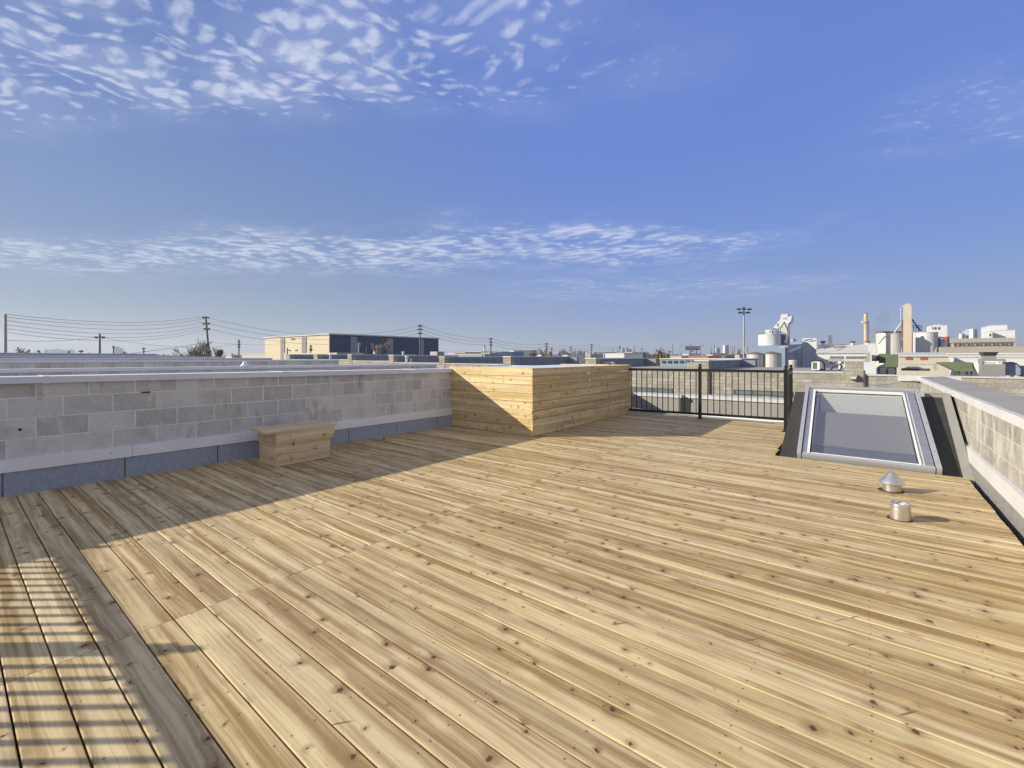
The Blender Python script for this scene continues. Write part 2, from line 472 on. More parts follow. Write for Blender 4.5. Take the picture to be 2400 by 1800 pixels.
def masonry(name, c1, c2, mortar, along='xy', zoff=0.0, split=False, uoff=0.0, stain=0.0, bw=0.4, stainc=(0.6, 0.58, 0.52)):
    m, nt, b = newmat(name)
    g = nd(nt, 'ShaderNodeNewGeometry')
    P = g.outputs['Position']
    sp = nd(nt, 'ShaderNodeSeparateXYZ', {}, {0: P})
    a = mth(nt, 'ADD', mth(nt, 'ADD', sp.outputs[0], sp.outputs[1]), uoff)
    vec = comb(nt, a, mth(nt, 'ADD', sp.outputs[2], zoff + 20.0), 0.0)
    jit = mth(nt, 'MULTIPLY', mth(nt, 'SUBTRACT', noise(nt, P, 14.0, 2), 0.5), 0.008)
    vec2 = comb(nt, mth(nt, 'ADD', a, jit), mth(nt, 'ADD', mth(nt, 'ADD', sp.outputs[2], zoff + 20.0), jit), 0.0)
    br = nd(nt, 'ShaderNodeTexBrick', {'offset': 0.5}, {'Vector': vec2, 'Color1': (0, 0, 0, 1), 'Color2': (1, 1, 1, 1), 'Mortar': (0.5, 0.5, 0.5, 1), 'Scale': 1.0, 'Mortar Size': 0.0075 if not split else 0.007, 'Mortar Smooth': 0.35, 'Brick Width': bw, 'Row Height': 0.2, 'Bias': 0.0})
    tone = nd(nt, 'ShaderNodeSeparateColor', {}, {0: br.outputs['Color']}).outputs[0]
    fac = br.outputs['Fac']
    # a single unit colour per block
    col = mixc(nt, tone, c1, c2)
    big = noise(nt, P, 2.2, 5, 0.65)
    sm = noise(nt, P, 60.0, 3, 0.7)
    col = mixc(nt, mr(nt, big, 0.35, 0.75, 0.0, 0.45), col, (c1[0] * .62, c1[1] * .62, c1[2] * .62))
    hs = nd(nt, 'ShaderNodeHueSaturation', {}, {'Color': col, 'Value': mr(nt, sm, 0.2, 0.8, 0.86, 1.14)})
    col = mixc(nt, fac, hs.outputs[0], mortar)
    if stain:
        sn = noise(nt, comb(nt, mth(nt, 'MULTIPLY', a, 2.4), mth(nt, 'MULTIPLY', sp.outputs[2], 0.9), 4.0), 1.6, 5, 0.7, 0.5)
        col = mixc(nt, mth(nt, 'MULTIPLY', mr(nt, sn, 0.50, 0.66), stain), col, stainc)
        se = noise(nt, comb(nt, mth(nt, 'MULTIPLY', a, 7.0), mth(nt, 'MULTIPLY', sp.outputs[2], 9.0), tone), 1.5, 5, 0.75)
        col = mixc(nt, mth(nt, 'MULTIPLY', mr(nt, se, 0.48, 0.72), stain * 0.6), col, stainc)
        sd = noise(nt, comb(nt, mth(nt, 'MULTIPLY', a, 3.1), mth(nt, 'MULTIPLY', sp.outputs[2], 1.3), 9.0), 1.9, 4, 0.65)
        col = mixc(nt, mth(nt, 'MULTIPLY', mr(nt, sd, 0.56, 0.72), stain * 0.55), col, (c1[0] * .45, c1[1] * .42, c1[2] * .38))
    lk(nt, col, b.inputs['Base Color'])
    b.inputs['Roughness'].default_value = 0.9
    b.inputs['Specular IOR Level'].default_value = 0.2
    if split:
        rough = noise(nt, P, 9.0, 5, 0.75, 0.4)
        h = mth(nt, 'SUBTRACT', mth(nt, 'MULTIPLY', rough, 1.6), mth(nt, 'MULTIPLY', fac, 1.2))
        bump(nt, b, h, 1.0, 0.035)
    else:
        h = mth(nt, 'SUBTRACT', mth(nt, 'MULTIPLY', sm, 0.25), mth(nt, 'MULTIPLY', fac, 1.0))
        bump(nt, b, h, 0.7, 0.004)
    MATS[name] = m
    return m


M = {}
M['deck'] = wood('deck_cedar', (0.72, 0.580, 0.335), (0.325, 0.218, 0.098), screws=True, tone=0.07)
M['cedar'] = wood('screen_cedar', (0.76, 0.62, 0.36), (0.52, 0.375, 0.185), tone=0.10)
M['bench'] = wood('bench_cedar', (0.82, 0.68, 0.46), (0.62, 0.47, 0.28), tone=0.14)
M['cmu'] = masonry('grey_block', (0.53, 0.515, 0.49), (0.73, 0.72, 0.70), (0.84, 0.83, 0.81), zoff=-0.14, stain=0.85, uoff=0.13, stainc=(0.72,0.70,0.68))
M['cmu_r'] = masonry('stained_block', (0.28, 0.265, 0.235), (0.40, 0.385, 0.345), (0.46, 0.45, 0.41), zoff=-0.02, stain=0.75, stainc=(0.54, 0.52, 0.47))
M['split'] = masonry('splitface_block', (0.36, 0.335, 0.295), (0.50, 0.465, 0.41), (0.47, 0.45, 0.40), split=True, zoff=0.0)
M['cap'] = pm('coping_paint', (0.74, 0.76, 0.83), 0.42, 0.0, 0.07, 1.5, 0.18)
M['capw'] = pm('coping_white', (0.58, 0.58, 0.58), 0.42, 0.0, 0.07, 1.5, 0.18)
M['flash'] = pm('counter_flashing', (0.86, 0.88, 0.94), 0.40, 0.1, 0.08, 1.2, 0.22)
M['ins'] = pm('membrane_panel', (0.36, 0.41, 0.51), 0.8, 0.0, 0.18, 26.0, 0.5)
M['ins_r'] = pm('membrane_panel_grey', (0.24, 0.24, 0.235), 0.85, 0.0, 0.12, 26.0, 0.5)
M['navy'] = pm('roof_membrane_parapet', (0.215, 0.245, 0.285), 0.8, 0.0, 0.22, 1.3, 0.2)
M['mem'] = pm('grey_membrane', (0.29, 0.285, 0.27), 0.85, 0.0, 0.12, 1.3, 0.2)
M['roof'] = pm('roof_surface', (0.33, 0.32, 0.30), 0.9, 0.0, 0.14, 0.8, 0.3)
M['dark'] = pm('dark_void', (0.03, 0.022, 0.016), 0.9)
M['rub'] = pm('black_rubber', (0.036, 0.036, 0.034), 0.75, 0.0, 0.25, 4.0, 0.3)
M['rail'] = pm('black_railing_paint', (0.020, 0.018, 0.018), 0.38, 0.3, 0.15, 3.0)
M['alu'] = pm('mill_aluminium', (0.46, 0.475, 0.52), 0.42, 0.35, 0.02, 1.0)
M['galv'] = pm('galvanised_steel', (0.66, 0.64, 0.61), 0.33, 0.9, 0.10, 14.0)
M['wht'] = pm('white_plastic', (0.78, 0.78, 0.78), 0.4, 0.0, 0.04, 3.0)
M['drywall'] = pm('drywall', (0.50, 0.49, 0.475), 0.9, 0.0, 0.03, 2.0)
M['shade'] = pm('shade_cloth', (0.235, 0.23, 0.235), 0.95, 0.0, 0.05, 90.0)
M['low_reflect'] = pm('painted_reflection', (0.115, 0.12, 0.150), 0.9, 0.0, 0.12, 5.0)  # blue-grey put in for the sky reflected low in the glass
M['asph'] = pm('asphalt_and_dirt', (0.13, 0.125, 0.115), 0.95, 0.0, 0.35, 0.03)
M['cream'] = pm('cream_siding', (0.56, 0.49, 0.36), 0.7, 0.0, 0.05, 0.15)
M['navywall'] = pm('navy_siding', (0.062, 0.085, 0.17), 0.6, 0.0, 0.10, 0.1)
M['pgrey'] = pm('grey_siding', (0.20, 0.20, 0.205), 0.7, 0.0, 0.06, 0.2)
M['pblue'] = pm('pale_blue_siding', (0.29, 0.33, 0.42), 0.7, 0.0, 0.06, 0.2)
M['pole'] = pm('weathered_pole', (0.16, 0.135, 0.11), 0.9, 0.0, 0.2, 1.0)
M['cpole'] = pm('concrete_pole', (0.36, 0.33, 0.30), 0.9, 0.0, 0.1, 1.0)
M['wire'] = pm('cable', (0.10, 0.10, 0.11), 0.6)
M['silo'] = pm('silo_white', (0.61, 0.63, 0.65), 0.7, 0.0, 0.06, 0.12, 0.0, 0.25, (0.50, 0.38, 0.22), 0.10)
M['silor'] = pm('silo_rusty_white', (0.64, 0.63, 0.60), 0.7, 0.0, 0.07, 0.12, 0.0, 0.5, (0.50, 0.36, 0.16), 0.5)
M['silog'] = pm('silo_galvanised', (0.50, 0.50, 0.50), 0.55, 0.2, 0.12, 0.25, 0.0, 0.55)
M['rust'] = pm('rusty_brown_roof', (0.17, 0.12, 0.10), 0.9, 0.0, 0.2, 0.4)
M['bw'] = pm('white_siding', (0.62, 0.64, 0.67), 0.7, 0.0, 0.06, 0.15, 0.0, 0.12)
M['bb'] = pm('blue_grey_siding', (0.24, 0.31, 0.43), 0.7, 0.0, 0.08, 0.12)
M['bgrey'] = pm('light_grey_roof', (0.52, 0.52, 0.51), 0.7, 0.0, 0.08, 0.1, 0.0, 0.15)
M['beige'] = pm('beige_stucco', (0.52, 0.475, 0.395), 0.8, 0.0, 0.07, 0.2, 0.0, 0.15)
M['tan'] = pm('tan_roof', (0.38, 0.35, 0.28), 0.85, 0.0, 0.08, 0.1)
M['win'] = pm('window_dark', (0.07, 0.08, 0.09), 0.2, 0.0, 0.35, 0.5)
M['winb'] = pm('window_teal', (0.16, 0.20, 0.21), 0.15, 0.0, 0.2, 0.9)
M['redd'] = pm('red_brown_shutter', (0.30, 0.10, 0.06), 0.7, 0.0, 0.3, 0.8)
M['red'] = pm('red_paint', (0.38, 0.05, 0.03), 0.6)
M['green'] = pm('green_duct_paint', (0.125, 0.165, 0.095), 0.6, 0.0, 0.10, 2.0)
M['dgrey'] = pm('dark_grey_metal', (0.085, 0.085, 0.085), 0.6, 0.3)
M['mgrey'] = pm('unit_grey_metal', (0.30, 0.30, 0.29), 0.55, 0.3, 0.07, 2.0)
M['stack'] = pm('rusty_stack', (0.60, 0.46, 0.30), 0.7, 0.0, 0.12, 0.4, 0.0, 0.6)
M['bluet'] = pm('blue_tank', (0.09, 0.24, 0.50), 0.5, 0.0, 0.2, 0.6)
M['lamp'] = pm('lamp_metal', (0.05, 0.055, 0.065), 0.5, 0.5)
M['mast'] = pm('galvanised_mast', (0.30, 0.30, 0.32), 0.5, 0.3)
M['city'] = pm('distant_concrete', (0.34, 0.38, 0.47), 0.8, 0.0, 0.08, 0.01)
M['cityw'] = pm('distant_white_tower', (0.62, 0.63, 0.66), 0.8, 0.0, 0.05, 0.01)
M['terra'] = pm('terracotta_roof', (0.42, 0.20, 0.13), 0.85, 0.0, 0.15, 0.1)
M['bark'] = pm('grey_bark', (0.17, 0.14, 0.12), 0.95, 0.0, 0.2, 0.5)


def leafmat(name, a, b2):
    m, nt, b = newmat(name)
    g = nd(nt, 'ShaderNodeNewGeometry')
    n = noise(nt, g.outputs['Position'], 0.9, 4, 0.7)
    lk(nt, mixc(nt, mr(nt, n, 0.3, 0.7), a, b2), b.inputs['Base Color'])
    b.inputs['Roughness'].default_value = 0.8
    MATS[name] = m
    return m


M['lf_g'] = leafmat('dark_green_leaf', (0.035, 0.06, 0.02), (0.09, 0.11, 0.04))
M['lf_y'] = leafmat('yellow_leaf', (0.42, 0.24, 0.03), (0.24, 0.19, 0.04))
M['lf_yg'] = leafmat('yellow_green_leaf', (0.12, 0.14, 0.035), (0.32, 0.25, 0.05))
M['lf_b'] = leafmat('brown_leaf', (0.17, 0.115, 0.07), (0.26, 0.19, 0.12))
M['lf_gr'] = leafmat('grey_brown_twig', (0.13, 0.115, 0.10), (0.22, 0.19, 0.16))
M['lf_r'] = leafmat('russet_leaf', (0.22, 0.09, 0.05), (0.30, 0.15, 0.08))
M['grass'] = leafmat('scrub', (0.10, 0.10, 0.06), (0.18, 0.15, 0.09))

gl, nt, b = newmat('skylight_glass')
nt.nodes.clear()
o_ = nt.nodes.new('ShaderNodeOutputMaterial')
tr = nd(nt, 'ShaderNodeBsdfTransparent', {}, {'Color': (0.90, 0.92, 0.93, 1)})
gs = nd(nt, 'ShaderNodeBsdfGlossy', {}, {'Color': (1, 1, 1, 1), 'Roughness': 0.03})
mxs = nd(nt, 'ShaderNodeMixShader', {}, {0: 0.24, 1: tr.outputs[0], 2: gs.outputs[0]})
lk(nt, mxs.outputs[0], o_.inputs[0])
M['glass'] = gl

# ============================================================ GROUND AND OUR BUILDING
GZ = -8.0
g = MB()
g.face([(-6000, -6000, GZ), (6000, -6000, GZ), (6000, 6000, GZ), (-6000, 6000, GZ)])
tag(g.build('ground', M['asph']), kind='structure')

bld = thing('building', 'block building carrying the timber roof deck in the foreground', 'building', (-3, 0, GZ))
MB().box(-60, 14, -14, 12.9, GZ, -0.30).build('wall', M['split'], bld)
MB().box(-60, 14, -14, 12.895, -0.296, -0.25).build('roof', M['roof'], bld)

# ---- deck: every board modelled, butt joints on x = -2.79
YK, PITCH, BW = 1.6126, 0.1447, 0.1388
XJ = -2.79
deck = MB()
EX, EY, EZ = (1, 0, 0), (0, 1, 0), (0, 0, 1)


def wall_x(y):          # face of the left parapet
    return -6.35 - (6.05 - y) * (0.18 / 5.68)


for k in range(-21, 60):
    y = YK + PITCH * k + 0.003
    zj = random.uniform(-0.0012, 0.0012)
    xl = -7.0
    xr = 0.88 + random.uniform(-0.004, 0.004)
    cutj = random.uniform(-0.0015, 0.0015)
    q_ = (random.random(), random.random())
    q2_ = q_ if random.random() < .45 else (random.random(), random.random())
    deck.board((xl, y, zj), EX, EY, EZ, XJ - 0.0015 + cutj - xl, BW, 0.028, rnd=q_)
    x0 = XJ + 0.0015 + cutj
    zj = random.uniform(-0.0012, 0.0012)
    if k < 36:
        deck.board((x0, y, zj), EX, EY, EZ, xr - x0, BW, 0.028, rnd=q2_)
    elif k == 36:
        deck.board((x0, y, zj), EX, EY, EZ, -0.975 - x0, BW, 0.028)
        deck.board((-0.972, y, zj), EX, EY, EZ, xr + 0.972, BW, 0.028)
    elif k == 37:
        deck.board((x0, y, zj), EX, EY, EZ, -0.975 - x0, BW, 0.028)
        deck.board((-0.972, y, zj), EX, EY, EZ, xr + 0.972, 0.066, 0.028)
    else:
        deck.board((x0, y, zj), EX, EY, EZ, -1.02 - x0 + (0.0 if k > 40 else 0.03), BW, 0.028)
d_o = deck.build('deck', M['deck'], smooth=True)
tag(d_o, kind='structure')
jo = MB()
for x in [-6.8 + 0.4 * i for i in range(20)]:
    ytop = 7.0 if x > -1.1 else 10.2
    jo.box(x - 0.019, x + 0.019, -1.4, ytop, -0.17, -0.031)
for y in (-1.42, 10.24):
    jo.box(-6.9, -1.1 if y > 0 else 0.8, y, y + 0.035, -0.17, -0.031)
jo.box(0.83, 0.86, -1.4, 7.0, -0.17, -0.031)
tag(jo.build('deck_joists', M['dark']), kind='structure')

# ---- left parapet wall
lw = thing('parapet_wall', 'long grey block parapet wall in shade along the left side of the deck, behind the bench', 'wall', (-6.6, 3, -0.25))
YA, YB = -6.0, 12.9


def lerp(y, a, b):       # a at y=.37, b at y=6.05
    return a + (b - a) * (y - 0.37) / 5.68


def slabY(mb, y0, y1, off0, off1, za, zb, n=1):
    """piece along the left wall from depth off0 (towards the deck) back to off1; za/zb = (z at y .37, z at y 6.05) bottom/top"""
    f = lambda y, o: wall_x(y) + o
    v = [(f(y0, off1), y0, lerp(y0, *za)), (f(y0, off0), y0, lerp(y0, *za)), (f(y1, off0), y1, lerp(y1, *za)), (f(y1, off1), y1, lerp(y1, *za)),
         (f(y0, off1), y0, lerp(y0, *zb)), (f(y0, off0), y0, lerp(y0, *zb)), (f(y1, off0), y1, lerp(y1, *zb)), (f(y1, off1), y1, lerp(y1, *zb))]
    mb.hexa(v)


mb = MB()
slabY(mb, YA, 10.2, 0.0, -0.30, (-0.25, -0.25), (1.10, 1.06))
mb.build('block_wall', M['cmu'], lw)
mb = MB()
slabY(mb, 10.2, YB, -0.45, -0.75, (-0.25, -0.25), (0.95, 0.95))
mb.build('far_wall', M['cmu'], lw)
caps = [YA, -3.9, -1.6, 0.66, 2.99, 5.28, 7.6, 10.2]
mb = MB()
for a, b in zip(caps[:-1], caps[1:]):
    slabY(mb, a + 0.003, b - 0.003, 0.035, -0.335, (1.084, 1.04), (1.149, 1.11))
    slabY(mb, b - 0.022, b + 0.022, 0.038, -0.338, (1.080, 1.036), (1.1525, 1.1135))
mb.build('coping', M['cap'], lw)
mb = MB()
for a, b in ((YA, -2.4), (-2.397, 1.33), (1.333, 2.42), (2.423, 10.2)):
    slabY(mb, a, b, 0.045, -0.02, (0.232, 0.218), (0.355, 0.332))
mb.build('counter_flashing', M['flash'], lw)
mb = MB()
y = -5.93
while y < 10:
    slabY(mb, y + 0.006, y + 0.894, 0.032, -0.02, (-0.20, -0.20), (0.231, 0.217))
    y += 0.9
mb.build('membrane_panel', M['ins'], lw)
mb = MB()
for y, z in ((1.15, 0.297), (2.86, 0.29), (3.3, 0.285), (4.95, 0.278), (0.2, 0.3)):
    mb.tube((wall_x(y) + 0.044, y, z), (wall_x(y) + 0.050, y, z), 0.006, 0.004, 8)
mb.build('screw', M['dgrey'], lw)
MB().tube((wall_x(.485) - .01, .485, .63), (wall_x(.485) + .003, .485, .63), .013, .013, 9).build('drill_hole', M['dark'], lw)
MB().box(wall_x(1.7) - .01, wall_x(1.7) + .004, 1.42, 1.50, .933, .943).build('mortar_gap', M['dark'], lw)

# ---- right parapet wall
rw = thing('parapet_wall', 'sunlit stained block parapet wall with wide grey coping, right of the skylight', 'wall', (1.2, 5, -0.25))
XR = 0.985
MB().box(XR, XR + 0.36, -4, 14.0, -0.25, 0.80).build('block_wall', M['cmu_r'], rw)
mb = MB()
cy = [-4, -1.2, 1.4, 3.52, 6.62, 9.7, 14.06]
for a, b in zip(cy[:-1], cy[1:]):
    mb.box(XR - 0.03, XR - 0.005, a + .002, b - .002, 0.785, 0.868)
    mb.hexa([(XR - 0.005, a + .002, .803), (XR + .40, a + .002, .803), (XR + .40, b - .002, .803), (XR - 0.005, b - .002, .803),
             (XR - 0.005, a + .002, .868), (XR + .40, a + .002, .895), (XR + .40, b - .002, .895), (XR - 0.005, b - .002, .868)])
mb.build('coping', M['capw'], rw)
mb = MB()
mb.hexa([(XR + .01, -4, .870), (XR + .385, -4, .896), (XR + .385, 14, .896), (XR + .01, 14, .870), (XR + .01, -4, .874), (XR + .385, -4, .900), (XR + .385, 14, .900), (XR + .01, 14, .874)])
mb.build('coping_membrane', M['mem'], rw)
mb = MB()
for a, b in ((-4, 1.2), (1.203, 5.73), (5.733, 9.2)):
    mb.hexa([(XR - .045, a, .12), (XR + .01, a, .12), (XR + .01, b, .12), (XR - .045, b, .12), (XR - .030, a, .255), (XR + .01, a, .262), (XR + .01, b, .262), (XR - .030, b, .255)])
mb.build('counter_flashing', M['capw'], rw)
mb = MB()
y = -3.5
while y < 9:
    mb.box(XR - .038, XR + .01, y + .006, y + .894, -.20, .119)
    y += .9
mb.build('membrane_panel', M['ins_r'], rw)

# ---- end parapet beyond the skylight
ep = thing('end_parapet', 'short pale parapet with broad white coping where the right wall ends', 'wall', (1.2, 14.2, -0.25))
MB().box(0.64, 1.62, 14.07, 14.4, -0.25, 0.765).build('block_wall', M['split'], ep)
MB().box(0.60, 1.66, 14.03, 14.45, 0.767, 0.905).build('coping', M['capw'], ep)
fp = thing('front_parapet', 'low grey membrane parapet with white coping behind the black railing', 'wall', (-2, 12.9, -0.25))
mb = MB()
mb.box(-7.2, -4.02, 12.56, 12.92, -0.25, 0.205)
mb.box(-4.02, 0.6, 12.74, 13.1, -0.25, 0.20)
mb.build('membrane_face', M['mem'], fp)
mb = MB()
mb.box(-7.2, -3.98, 12.53, 12.96, 0.207, 0.285)
mb.box(-3.98, 0.62, 12.70, 13.16, 0.202, 0.285)
mb.build('coping', M['capw'], fp)
mb = MB()
pts = [Vector((-7.0, 12.3, .02)), Vector((-5.6, 12.35, -.13)), Vector((-4.6, 12.4, -.20)), Vector((-3.4, 12.55, -.225)), Vector((-1.8, 12.5, -.225)), Vector((0.5, 12.62, -.18))]
mb.path(pts, 0.022, 8)
tag(mb.build('conduit', M['wht'], loc=(-3, 12.4, -.25), smooth=True), 'thin white conduit lying along the foot of the grey parapet behind the railing', 'pipe')

# ---- cedar enclosure in the far left corner
en = thing('wooden_enclosure', 'cedar board enclosure in the corner, half sunlit, beside the left wall', 'enclosure', (-5.4, 8.1, 0))
PX0, PX1, PY0, PY1 = -6.37, -4.41, 6.13, 10.14
tops = 1.15
PB = 0.1437
mb, mb2, mb3 = MB(), MB(), MB()
for i in range(8):
    z = 0.004 + i * PB
    bw_ = 0.1397
    dz = random.uniform(-.0012, .0012)
    mb.board((PX0, PY0, z + dz), (1, 0, 0), (0, 0, 1), (0, -1, 0), PX1 - PX0, bw_, 0.024, 0.0035)
    sp = random.uniform(1.2, 2.9)
    xs = [(PY0 - 0.001, PY0 + 4.012)]
    for a, b in xs:
        mb2.board((PX1 + 0.0242, a, z - dz), (0, 1, 0), (0, 0, 1), (1, 0, 0), b - a, bw_ - random.uniform(0, .006), 0.024, 0.0035)
    mb3.board((PX0 + .03, PY1, z), (1, 0, 0), (0, 0, 1), (0, 1, 0), PX1 - PX0 - .05, bw_, 0.024, 0.0035)
mb.build('front_panel', M['cedar'], en, True)
mb2.build('side_panel', M['cedar'], en, True)
mb3.build('back_panel', M['cedar'], en, True)
mb = MB()
for x, y in ((PX1 - .09, PY0 + .03), (PX0 + .02, PY0 + .03), (PX1 - .09, PY1 - .12), (PX1 - .09, 8.2), (PX0 + .02, PY1 - .12)):
    MB().box(x, x + .085, y, y + .085, 0.0, 1.08).build('post', M['bench'], en)
MB().box(PX0 + .01, PX1 - .55, PY0 + .03, PY1 - .03, 1.085, 1.125).build('lid', M['cap'], en)

# ---- bench against the left wall
bn = thing('wooden_bench', 'small solid cedar box bench standing in the shade by the grey block wall', 'bench', (-5.85, 2.87, 0))
mb = MB()
bx0, bx1, by0, by1 = -6.08, -5.655, 2.52, 3.225
for i in range(3):
    mb.board((bx1 + .022, by0, .002 + i * .1435), (0, 1, 0), (0, 0, 1), (1, 0, 0), by1 - by0, .140, .022, .003)
mb.build('front_board', M['bench'], bn, True)
mb = MB()
for i in range(3):
    mb.board((bx0, by0 + .001, .002 + i * .1435), (1, 0, 0), (0, 0, 1), (0, -1, 0), bx1 - bx0, .140, .022, .003)
    mb.board((bx0, by1 - .001, .002 + i * .1435), (1, 0, 0), (0, 0, 1), (0, 1, 0), bx1 - bx0, .140, .022, .003)
    mb.board((bx0, by0, .002 + i * .1435), (0, 1, 0), (0, 0, 1), (-1, 0, 0), by1 - by0, .140, .022, .003)
mb.build('end_board', M['bench'], bn, True)
mb = MB()
mb.board((bx1 + .045, by0 - .004, .268), (0, 1, 0), (0, 0, 1), (1, 0, 0), by1 - by0 + .055, .140, .022, .003)
mb.build('apron', M['bench'], bn, True)
mb = MB()
mb.board((bx0 - .045, by0 - .004, .268), (0, 1, 0), (0, 0, 1), (-1, 0, 0), by1 - by0 + .055, .140, .022, .003)
mb.board((bx0 - .04, by0 - .002, .268), (0, 0, 1), (1, 0, 0), (0, -1, 0), .14, .06, .022, .003)
mb.build('apron', M['bench'], bn, True)
mb = MB()
for i, (a, b) in enumerate(((-6.245, .138), (-6.104, .14), (-5.961, .14), (-5.818, .14))):
    dy = (0.0, .012, -.006, -.03)[i]
    mb.board((a + .05, by0 - .09 + dy, .437), (0, 1, 0), (1, 0, 0), (0, 0, 1), by1 - by0 + .21 - dy * .5, b, .026, .004)
mb.build('seat', M['bench'], bn, True)

lf = MB()
c0 = Vector((-6.06, 4.38, .012))
lf.face([c0 + Vector(p) for p in ((-.035, -.01, 0), (-.01, -.03, .012), (.03, -.02, .02), (.04, .01, .03), (.005, .03, .045), (-.025, .018, .02))])
lf.face([c0 + Vector(p) for p in ((-.01, 0, .0), (.02, -.01, .0), (.012, .004, .05), (-.004, .012, .055))])
tag(lf.build('fallen_leaf', M['lf_r'], loc=c0), 'curled red-brown leaf lying on the shaded deck right of the bench', 'leaf')


# ---- railings
def railing(name, label, p0, p1, posts, group=None, top=1.07, ph=1.115, bwid=.008, bot=0.10, sp=0.118, foot0=True, label_cat='railing'):
    p0, p1 = Vector(p0), Vector(p1)
    t = thing(name, label, 'railing', (p0.x, p0.y, 0), group)
    L = (p1 - p0).length
    d = (p1 - p0) / L
    nrm = Vector((-d.y, d.x, 0))

    def bar(mb, a, b, w, z0, z1):
        q = [p0 + d * a - nrm * w, p0 + d * b - nrm * w, p0 + d * b + nrm * w, p0 + d * a + nrm * w]
        mb.hexa([(v.x, v.y, z0) for v in q] + [(v.x, v.y, z1) for v in q])
    mb = MB()
    bar(mb, 0, L, .026, top - .052, top - .004)
    bar(mb, 0, L, .019, top - .0038, top + .002)
    mb.build('top_rail', M['rail'], t)
    mb = MB()
    bar(mb, 0, L, .017, bot - .026, bot + .024)
    mb.build('bottom_rail', M['rail'], t)
    pa = []
    for a in posts:
        mb = MB()
        w = .031
        bar(mb, a - w, a + w, w, 0.012, ph)
        bar(mb, a - .055, a + .055, .055, 0.0, 0.012)
        bar(mb, a - w - .004, a + w + .004, w + .004, ph + .0002, ph + .013)
        q = p0 + d * a
        mb.lathe((q.x, q.y, ph + .013), [(.0, 0), (.018, 0), (.016, .008), (.026, .016), (.031, .030), (.026, .046), (.014, .056), (0.0001, .060)], 16)
        mb.build('post', M['rail'], t, True)
    n = 0
    edges = sorted(posts)
    a = 0.06
    first = None
    while a < L - 0.03:
        if all(abs(a - e) > .05 for e in edges):
            if first is None:
                mb = MB()
                bar(mb, a - bwid, a + bwid, bwid, bot + .024, top - .052)
                first = mb.build('baluster', M['rail'], t)
                a0 = a
            else:
                k = first.copy()
                COL.objects.link(k)
                k.location = first.location + d * (a - a0)
        a += sp
    return t


railing('metal_railing', 'black metal railing with ball topped posts along the far edge of the deck', (-4.38, 10.02, 0), (-1.17, 10.40, 0), [1.555, 3.232])
railing('metal_railing', 'short return of black metal railing seen end on beside the skylight curb', (-1.155, 10.30, 0), (-1.13, 9.36, 0), [0.93])
railing('metal_railing', 'black railing behind the viewer that throws the striped shadow on the deck', (-6.40, -1.0, 0), (1.0, -1.0, 0), [0.07, 1.87, 3.67, 5.47, 7.27], top=1.00, ph=1.035, sp=0.1235, bwid=.0105)

# ---- skylight
sk = thing('skylight', 'large sloped aluminium framed skylight on a black curb by the right wall', 'skylight', (0, 7.05, -0.25))
S0, S1 = Vector((0, 7.07, 0.02)), Vector((0, 8.90, 0.815))
sd = (S1 - S0).normalized()
SL = (S1 - S0).length
sn = Vector((0, -sd.z, sd.y))


def S(x, t, h):
    skew = (-0.030 if x < 0 else -0.040) * t
    return Vector((x + skew, 0, 0)) + S0 + sd * t + sn * h


def sbox(mb, x0, x1, t0, t1, h0, h1):
    mb.hexa([S(x0, t0, h0), S(x1, t0, h0), S(x1, t1, h0), S(x0, t1, h0), S(x0, t0, h1), S(x1, t0, h1), S(x1, t1, h1), S(x0, t1, h1)])


def wedge(mb, x0, x1, h, ya=7.03):
    a, b = S(0, -0.02, h), S(0, SL + .02, h)
    pts = [(ya, -.25), (a.y, a.z), (b.y, b.z), (b.y + .02, -.25)]
    mb.prism([(x0, y, z) for y, z in pts], (x1 - x0, 0, 0))


LX, RX = -0.725, 0.68
mb = MB()
wedge(mb, -0.94, LX + .10, -0.075)
wedge(mb, RX - .06, 0.86, -0.075)
sbox(mb, LX + .10, RX - .06, -.02, .06, -.9, -.075)
mb.box(LX + .05, RX - .05, S(0, SL, 0).y - .04, S(0, SL, 0).y + .02, -.25, .77)
mb.build('curb', M['rub'], sk)
mb = MB()
wedge(mb, 0.862, 0.945, -0.035)
mb.build('side_gutter', M['mem'], sk)
mb = MB()
mb.box(RX, .95, 8.95, 9.25, -.25, 0.80)
mb.build('head_flashing', M['mem'], sk)
mb = MB()
# outer rim
sbox(mb, LX, LX + .045, 0, SL, -.074, .060)
sbox(mb, RX - .045, RX, 0, SL, -.074, .060)
sbox(mb, LX + .055, RX - .055, SL - .045, SL, -.074, .060)
sbox(mb, LX + .055, RX - .055, 0, .045, -.074, .045)
mb.build('outer_frame', M['alu'], sk)
mb = MB()
sbox(mb, LX + .057, LX + .11, .047, SL - .057, -.06, .036)
sbox(mb, RX - .135, RX - .057, .047, SL - .057, -.06, .036)
sbox(mb, LX + .11, RX - .135, SL - .11, SL - .057, -.06, .036)
mb.build('middle_frame', M['galv'], sk)
mb = MB()
sbox(mb, LX + .112, LX + .138, .047, SL - .112, -.06, .050)
sbox(mb, RX - .185, RX - .168, .047, SL - .112, -.06, .050)
sbox(mb, RX - .160, RX - .137, .047, SL - .08, -.06, .030)
sbox(mb, LX + .138, RX - .168, SL - .135, SL - .112, -.06, .050)
sbox(mb, LX + .112, RX - .137, .0455, .070, -.06, .038)
mb.build('inner_frame', M['wht'], sk)
for i in range(9):
    for xx in (LX + .022, RX - .022):
        p = S(xx, .12 + i * (SL - .24) / 8, .060)
        MB().tube(p, p + sn * .006, .004, .004, 8).build('rivet', M['dgrey'], sk)
for i in range(5):
    p = S(LX + .2 + i * .25, SL - .022, .060)
    MB().tube(p, p + sn * .004, .004, .004, 8).build('rivet', M['dgrey'], sk)
mb = MB()
